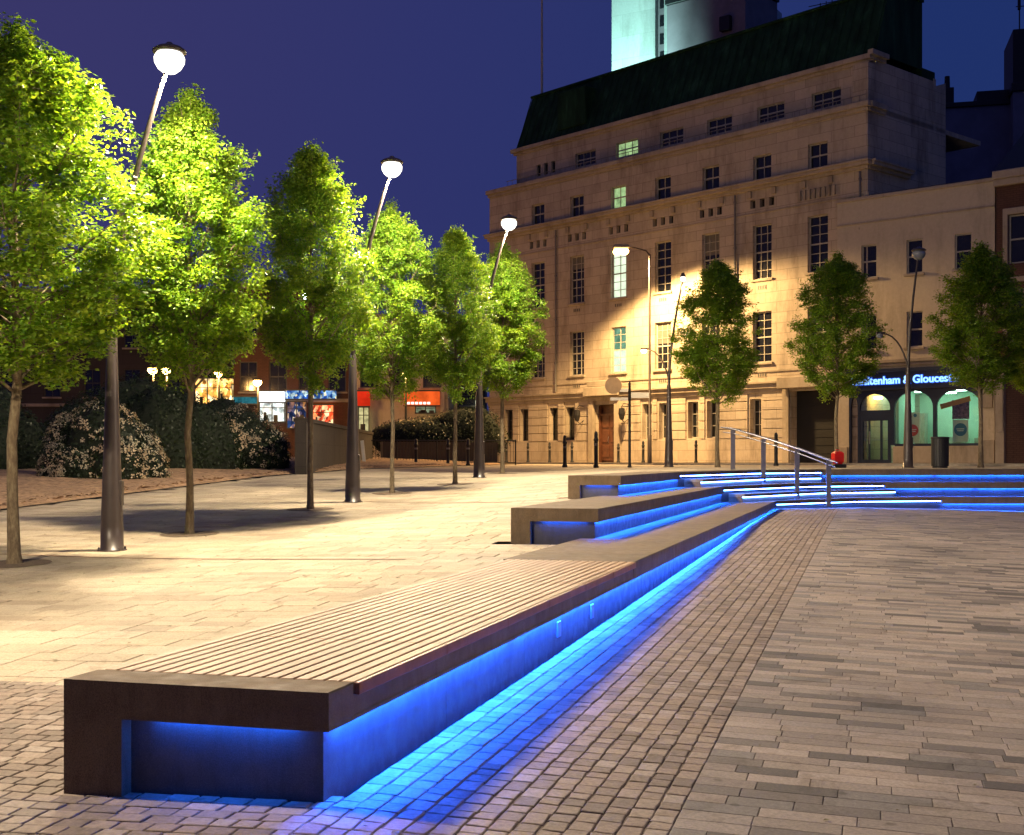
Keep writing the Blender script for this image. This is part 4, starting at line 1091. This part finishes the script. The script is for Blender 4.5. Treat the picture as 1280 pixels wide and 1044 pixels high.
# amber column lamp by the facade
kk = (812-640)/F; yl = -2.6; ox, oy = -1.2+.7456*yl, 68.46+.6664*yl; x = (kk*oy-ox)/(.6664+.7456*kk); pc = BW(x, yl)
Hc = (575-318)/F*pc.y+ZC-1.15
r = empty('street_light', (pc.x, pc.y, 1.15), 0, 'tall slim street light column glowing amber against the stone facade', 'street light')
mb = MB(); mb.tube([(0,0,0),(0,0,1.3),(0,0,1.32),(0,0,Hc)], [.1,.095,.06,.045], 12); mb.build('column', M['post'], r)
mb = MB(); mb.tube([(0,0,Hc-.05),(-.15,-.02,Hc+.15),(-.7,-.1,Hc+.28),(-.95,-.12,Hc+.28)], [.04,.035,.03,.03], 8); mb.build('arm', M['post'], r)
mb = MB(); mb.bev(-1.6,-.92,-.28,.04,Hc+.22,Hc+.40,.05); hd = mb.build('lamp_head', M['castiron'], r)
mb = MB(); mb.bev(-1.6,-.95,-.30,.06,Hc-.02,Hc+.219,.08); mb.build('lens', M['amber'], hd)
lo = light('column_light', 'SPOT', (-1.25,-.12,Hc-.12), 15000, (1,.62,.25), r, .3); lo.data.spot_size = R(152); lo.data.spot_blend = .3
dv = Vector((.25, -.05, -1)); lo.rotation_euler = dv.to_track_quat('-Z','Y').to_euler()
# second amber column beyond the right edge of the picture
r2 = copy_tree(r); pr = px(1420, 575, 45.5); r2.location = (pr.x, pr.y, 1.15); r2['label'] = 'tall slim amber street light column beyond the right side of the square'
for ch in r2.children:
    if ch.type == 'LIGHT': ch.data = ch.data.copy(); ch.data.energy = 1000
# ------------------------------------------------------------------ left background: low walls, shops, lamps
def simple_wall(name, pts, z0, z1, th, m, label):
    mb = MB(); strip(mb, resamp(pts, 2), offs(resamp(pts, 2), -th), z0, z1, .006, 0)
    strip(mb, offs(resamp(pts,2), .04), offs(resamp(pts, 2), -th-.04), z1+.001, z1+.1, .006, 0)
    return tag(mb.build(name, m), label, 'wall')
simple_wall('retaining_wall', [(-5.6,33),(-5.75,50)][::-1], .7, 2.35, .3, M['darkwall'], 'brown retaining wall behind the second lamp post, ending the mulch bed')
simple_wall('low_wall', [(-5.2,51.5),(-.6,53.5)], .9, 2.0, .3, M['darkwall'], 'dark low wall under the clipped hedge, left of the stone building')
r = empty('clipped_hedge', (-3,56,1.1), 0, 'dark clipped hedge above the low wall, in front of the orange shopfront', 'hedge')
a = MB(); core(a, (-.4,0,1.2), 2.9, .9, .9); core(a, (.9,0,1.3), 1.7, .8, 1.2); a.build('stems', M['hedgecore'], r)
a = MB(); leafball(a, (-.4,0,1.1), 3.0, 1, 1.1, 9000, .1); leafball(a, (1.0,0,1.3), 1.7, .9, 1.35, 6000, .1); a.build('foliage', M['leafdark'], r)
# white leaning marker post
p = px(456,575,45)
r = empty('marker_post', (p.x, p.y, 1.1), 0, 'short white leaning marker board beside the second lamp post', 'post')
mb = MB(); Mx = Matrix.Rotation(R(-6),4,'Y'); mb.bev(-.06,.06,-.02,.02,.0,.95,.01,0,Mx); mb.build('board', wh, r)
mb = MB(); mb.box(-.025,.025,.022,.05,0,.9,0,Mx); mb.build('stake', M['black'], r)
# railings
r = empty('railing', (-6,49.5,1.12), R(8), 'dark metal pedestrian railing in front of the low wall', 'railing')
mb = MB(); mb.tube([(0,0,1.0),(6.2,0,1.0)], .03, 6); mb.tube([(0,0,.15),(6.2,0,.15)], .02, 6); mb.build('rail', M['black'], r)
for k in range(5): mb = MB(); mb.tube([(k*1.55,0,0),(k*1.55,0,1.04)], .03, 6); mb.build('post', M['black'], r)
mb = MB()
for k in range(52): mb.tube([(.12*k,0,.15),(.12*k,0,1.0)], .008, 4, cap=False)
mb.build('bars', M['black'], r)
def shopblock(name, u0, u1, d, ztop, m, label, rz=0, rows=((5.2,6.9),(8.2,9.7)), nwin=4, litset=()):
    w = (u1-u0)/F*d; p = px(u0, 575, d)
    K = empty(name, (p.x, p.y, 0), rz, label, 'building')
    hs = []
    for (a, b) in rows:
        if b < ztop-.5:
            for i in range(nwin): x = w*(i+.5)/nwin; hs.append((x-.5, x+.5, a, b))
    mb = MB(); wall_holes(mb, 0, w, 1.1, ztop, hs, 0, .2); mb.box(.05,w-.05,.25,8,1.1,ztop-.1)
    mb.add([(0,0,1.1),(0,0,ztop),(0,8,ztop),(0,8,1.1)], [(0,1,2,3)]); mb.add([(w,0,1.1),(w,8,1.1),(w,8,ztop),(w,0,ztop)], [(0,1,2,3)])
    mb.build('wall', m, K)
    mb = MB(); mb.bev(-.1,w+.1,-.25,.2,ztop,ztop+.3,.03); mb.bev(0,w,-.12,-.003,4.6,4.8,.02); mb.each('cornice', M['stonetrim'], K)
    mb = MB(); mb.box(-.05,w+.05,.2,8,ztop,ztop+.2); mb.build('roof', M['black'], K)
    for k, h in enumerate(hs): window(K, *h, .12, 2, 2, M['darkframe'], M['glass'])
    return K, w
K1, w1 = shopblock('street_building', -60, 290, 78, 11.5, M['darkwall'], 'dark block far behind the hedge at the left, lit by orange lamps', nwin=7)
K2, w2 = shopblock('street_building', 292, 440, 72, 11.0, M['brick'], 'dark shop building with white and blue lit shopfronts seen under the third tree', nwin=4)
K3, w3 = shopblock('street_building', 442, 560, 68, 8.8, M['render'], 'tan building with red shop fascias seen under the fourth tree', nwin=3, rows=((5.2,6.6),))
K4, w4 = shopblock('street_building', 562, 606, 90, 8.0, M['darkwall'], 'narrow dark building beyond the side street left of the stone building', nwin=1, rows=((5.2,6.6),))
def lit(K, u, v, u1, v1, d, u0b, m, name='shop_sign', dep=.15, z=None):
    x0 = (u-u0b)/F*d; x1 = (u1-u0b)/F*d; z1 = ZC-(v-HOR)/F*d; z0 = ZC-(v1-HOR)/F*d
    mb = MB(); mb.bev(x0, x1, -dep, -.13 if dep > .13 else -.02, z0, z1, .01); o = mb.build(name, m, K)
    fm = MB(); n = max(2, round((x1-x0)/.75)) if name != 'shop_sign' else 0; e = .05; y = -dep-.05
    for k in range(n+1 if n else 0): x = x0+(x1-x0)*k/n; fm.box(x-e/2, x+e/2, y, y+.04, z0, z1)
    fm.box(x0-.04, x1+.04, y-.01, y+.045, z1+.001, z1+.07); fm.box(x0-.04, x1+.04, y-.01, y+.045, z0-.07, z0-.001)
    if n:
        fm.box(x0, x1, y+.005, y+.038, z0+(z1-z0)*.72, z0+(z1-z0)*.72+.04)
        for k in range(n*2):      # dark goods and figures standing against the light
            x = random.uniform(x0+.1, x1-.3); w_ = random.uniform(.08, .3); h_ = random.uniform(.2, .62)*(z1-z0); fm.bev(x, x+w_, y+.041, y+.049, z0, z0+h_, .003)
    fm.build('frame', M['darkframe'], o)
    return o
def shopglow(name, cols, strength, sc=3):
    m, nt, b, o = newmat(name); v = nt.nodes.new('ShaderNodeTexVoronoi'); v.inputs['Scale'].default_value = sc
    mp = nt.nodes.new('ShaderNodeMapping'); mp.inputs['Scale'].default_value = (1.6, .1, 1); nt.links.new(nt.nodes.new('ShaderNodeTexCoord').outputs['Object'], mp.inputs[0]); nt.links.new(mp.outputs[0], v.inputs['Vector'])
    sp = nt.nodes.new('ShaderNodeSeparateXYZ'); nt.links.new(v.outputs['Color'], sp.inputs[0])
    c = ramp(nt, sp.outputs[0], cols); n = noise(nt, 2.2, 4)
    c = mixc(nt, c, ramp(nt, n, [(.35,(.25,.25,.25)),(.65,(1.5,1.5,1.5))]), 1, 'MULTIPLY')
    e = nt.nodes.new('ShaderNodeEmission'); e.inputs[1].default_value = strength; nt.links.new(c, e.inputs[0]); nt.links.new(e.outputs[0], o.inputs[0]); return m
e_or = shopglow('orange_shop_light', [(0,(.25,.08,.01)),(.3,(1,.45,.08)),(.6,(1,.62,.2)),(1,(1,.8,.45))], 2.4); e_wh = emit('white_box_sign', (.85,.93,1), 2.2, (1.2,.75)); e_bl = shopglow('blue_sign_light', [(0,(.01,.04,.2)),(.4,(.03,.14,.6)),(.7,(.3,.6,.9)),(.85,(.8,.95,.9)),(1,(.9,.7,.3))], 1.1, 5)
e_red = shopglow('red_window_glow', [(0,(.15,.01,.005)),(.4,(1,.07,.02)),(.75,(1,.25,.08)),(1,(1,.75,.4))], 1.7, 4); e_teal = emit('teal_sign', (.05,.32,.4), .7, (3,.3)); e_redsign = emit('red_fascia', (.85,.035,.01), 1.0, (1,.6)); e_org = emit('orange_fascia', (1,.13,.02), 1.1, (1.4,.6))
lit(K1, 246,474,292,516,78,-60, e_or, 'shop_window', .4); 
lit(K2, 294,497,323,505,72,292, e_teal, 'shop_sign', .5); lit(K2, 326,490,357,503,72,292, e_wh, 'shop_sign', .5); lit(K2, 326,504,357,527,72,292, shopglow('white_shop_window', [(0,(.3,.35,.35)),(.4,(.8,.9,.85)),(1,(1,.95,.8))], 1.5), 'shop_window', .3)
lit(K2, 359,489,421,499,72,292, e_bl, 'shop_sign', .5); lit(K2, 387,507,418,540,72,292, e_red, 'shop_window', .3); lit(K2, 360,503,384,535,72,292, shopglow('dim_blue_window', [(0,(.01,.01,.03)),(.5,(.03,.07,.2)),(.85,(.7,.3,.1)),(1,(.9,.8,.6))], .8, 4), 'shop_window', .3)
o = lit(K3, 448,490,463,508,68,442, e_redsign, 'shop_sign', .5); o2 = lit(K3, 506,490,550,507,68,442, e_org, 'shop_sign', .5)
mb = MB(); 
for k in range(6): mb.box((510-442+k*5)/F*68, (513.5-442+k*5)/F*68, -.53, -.505, 4.30, 4.42)
mb.build('sign_marks', emit('white_mark', (1,.85,.7), 2.0), o2)
lit(K3, 449,510,462,545,68,442, emit('warm_window', (.85,.75,.35), .9, (3,.4)), 'shop_window', .3); lit(K3, 520,509,545,516,68,442, emit('dim_window', (.35,.42,.25), .8, (3,.4)), 'shop_window', .3)
mb = MB()
for (a, b) in ((443,448),(551,556)): mb.bev((a-442)/F*68, (b-442)/F*68, -.4, -.14, 1.1, 5.2, .02)
mb.build('pilaster', M['render'], K3)
lit(K4, 594,501,599,540,90,562, emit('white_slot_light', (.9,1,.8), 1.4), 'lit_doorway', .3)
def glob(u, v, d, label, e, arm=0, lens='amber', col=(1,.5,.13)):
    p = px(u, v, d); g = 1.12; H = p.z-g
    r = empty('street_light', (p.x, p.y, g), 0, label, 'street light', 'orange street lights behind the square')
    mb = MB(); mb.tube([(0,.12,0),(0,.12,H*.5),(0,.12,H-.05)], [.09,.06,.045], 8); mb.tube([(0,.12,H-.05),(0,.1,H+.1),(0,0,H+.12)], .035, 6); mb.build('column', M['black'], r)
    mb = MB(); mb.bev(-.2,.2,-.2,.1,H+.08,H+.2,.03); hh = mb.build('lamp_head', M['black'], r)
    mb = MB(); mb.lathe([(.04,H-.20),(.16,H-.13),(.22,H-.02),(.2,H+.079)], 0, -.05, 14); mb.build('lens', M[lens], hh)
    light('street_glow', 'POINT', (0,-.1,H-.3), e*.8, col, r, .12)
glob(191,463,60,'left one of the twin orange street lights above the hedge', 900)
glob(208,463,60,'right one of the twin orange street lights above the hedge', 900)
glob(273,467,68,'orange street light glowing behind the second trunk', 700)
glob(322,478,64,'orange street light on a thin column right of the second tree', 700)
glob(507,469,58,'orange street light shining through the fourth tree', 700)
# ------------------------------------------------------------------ sky, sun, camera
w = bpy.data.worlds.new('World'); S.world = w; w.use_nodes = True; nt = w.node_tree
bg = nt.nodes['Background']; sky = nt.nodes.new('ShaderNodeTexSky'); sky.sky_type = 'NISHITA'; sky.sun_disc = False
sky.sun_elevation = R(-3); sky.sun_rotation = R(250); sky.altitude = 0; sky.air_density = 1.2; sky.dust_density = .6; sky.ozone_density = 6
m = nt.nodes.new('ShaderNodeMix'); m.data_type = 'RGBA'; m.blend_type = 'MULTIPLY'; m.inputs[0].default_value = 1
nt.links.new(sky.outputs[0], m.inputs[6]); m.inputs[7].default_value = (.45,.5,.9,1)
gx = nt.nodes.new('ShaderNodeSeparateXYZ'); nt.links.new(nt.nodes.new('ShaderNodeTexCoord').outputs['Generated'], gx.inputs[0])
mr = nt.nodes.new('ShaderNodeMapRange'); mr.inputs[1].default_value = -.42; mr.inputs[2].default_value = .30; nt.links.new(gx.outputs[0], mr.inputs[0])
dusk = ramp(nt, mr.outputs[0], [(0,(.36,.32,1.15)),(.5,(.23,.28,1.2)),(1,(.11,.25,1.15))])
m2 = nt.nodes.new('ShaderNodeMix'); m2.data_type = 'RGBA'; m2.inputs[0].default_value = .8
nt.links.new(m.outputs[2], m2.inputs[6]); nt.links.new(dusk, m2.inputs[7])
nt.links.new(m2.outputs[2], bg.inputs[0]); bg.inputs[1].default_value = .15
sun = light('sun', 'SUN', (0,0,50), .01, (.6,.7,1)); sun.data.angle = R(10); sun.rotation_euler = (R(70),0,R(110))
cam = bpy.data.cameras.new('camera'); co = bpy.data.objects.new('camera', cam); C.objects.link(co)
co.location = (0,0,ZC); co.rotation_euler = (R(90),0,0); cam.sensor_width = 36; cam.lens = 36*F/1280
cam.shift_y = (HOR-522)/1280; cam.clip_end = 2000; cam.clip_start = .05; S.camera = co
S.view_settings.view_transform = 'Standard'; S.view_settings.look = 'None'; S.view_settings.exposure = 0; S.view_settings.gamma = 1
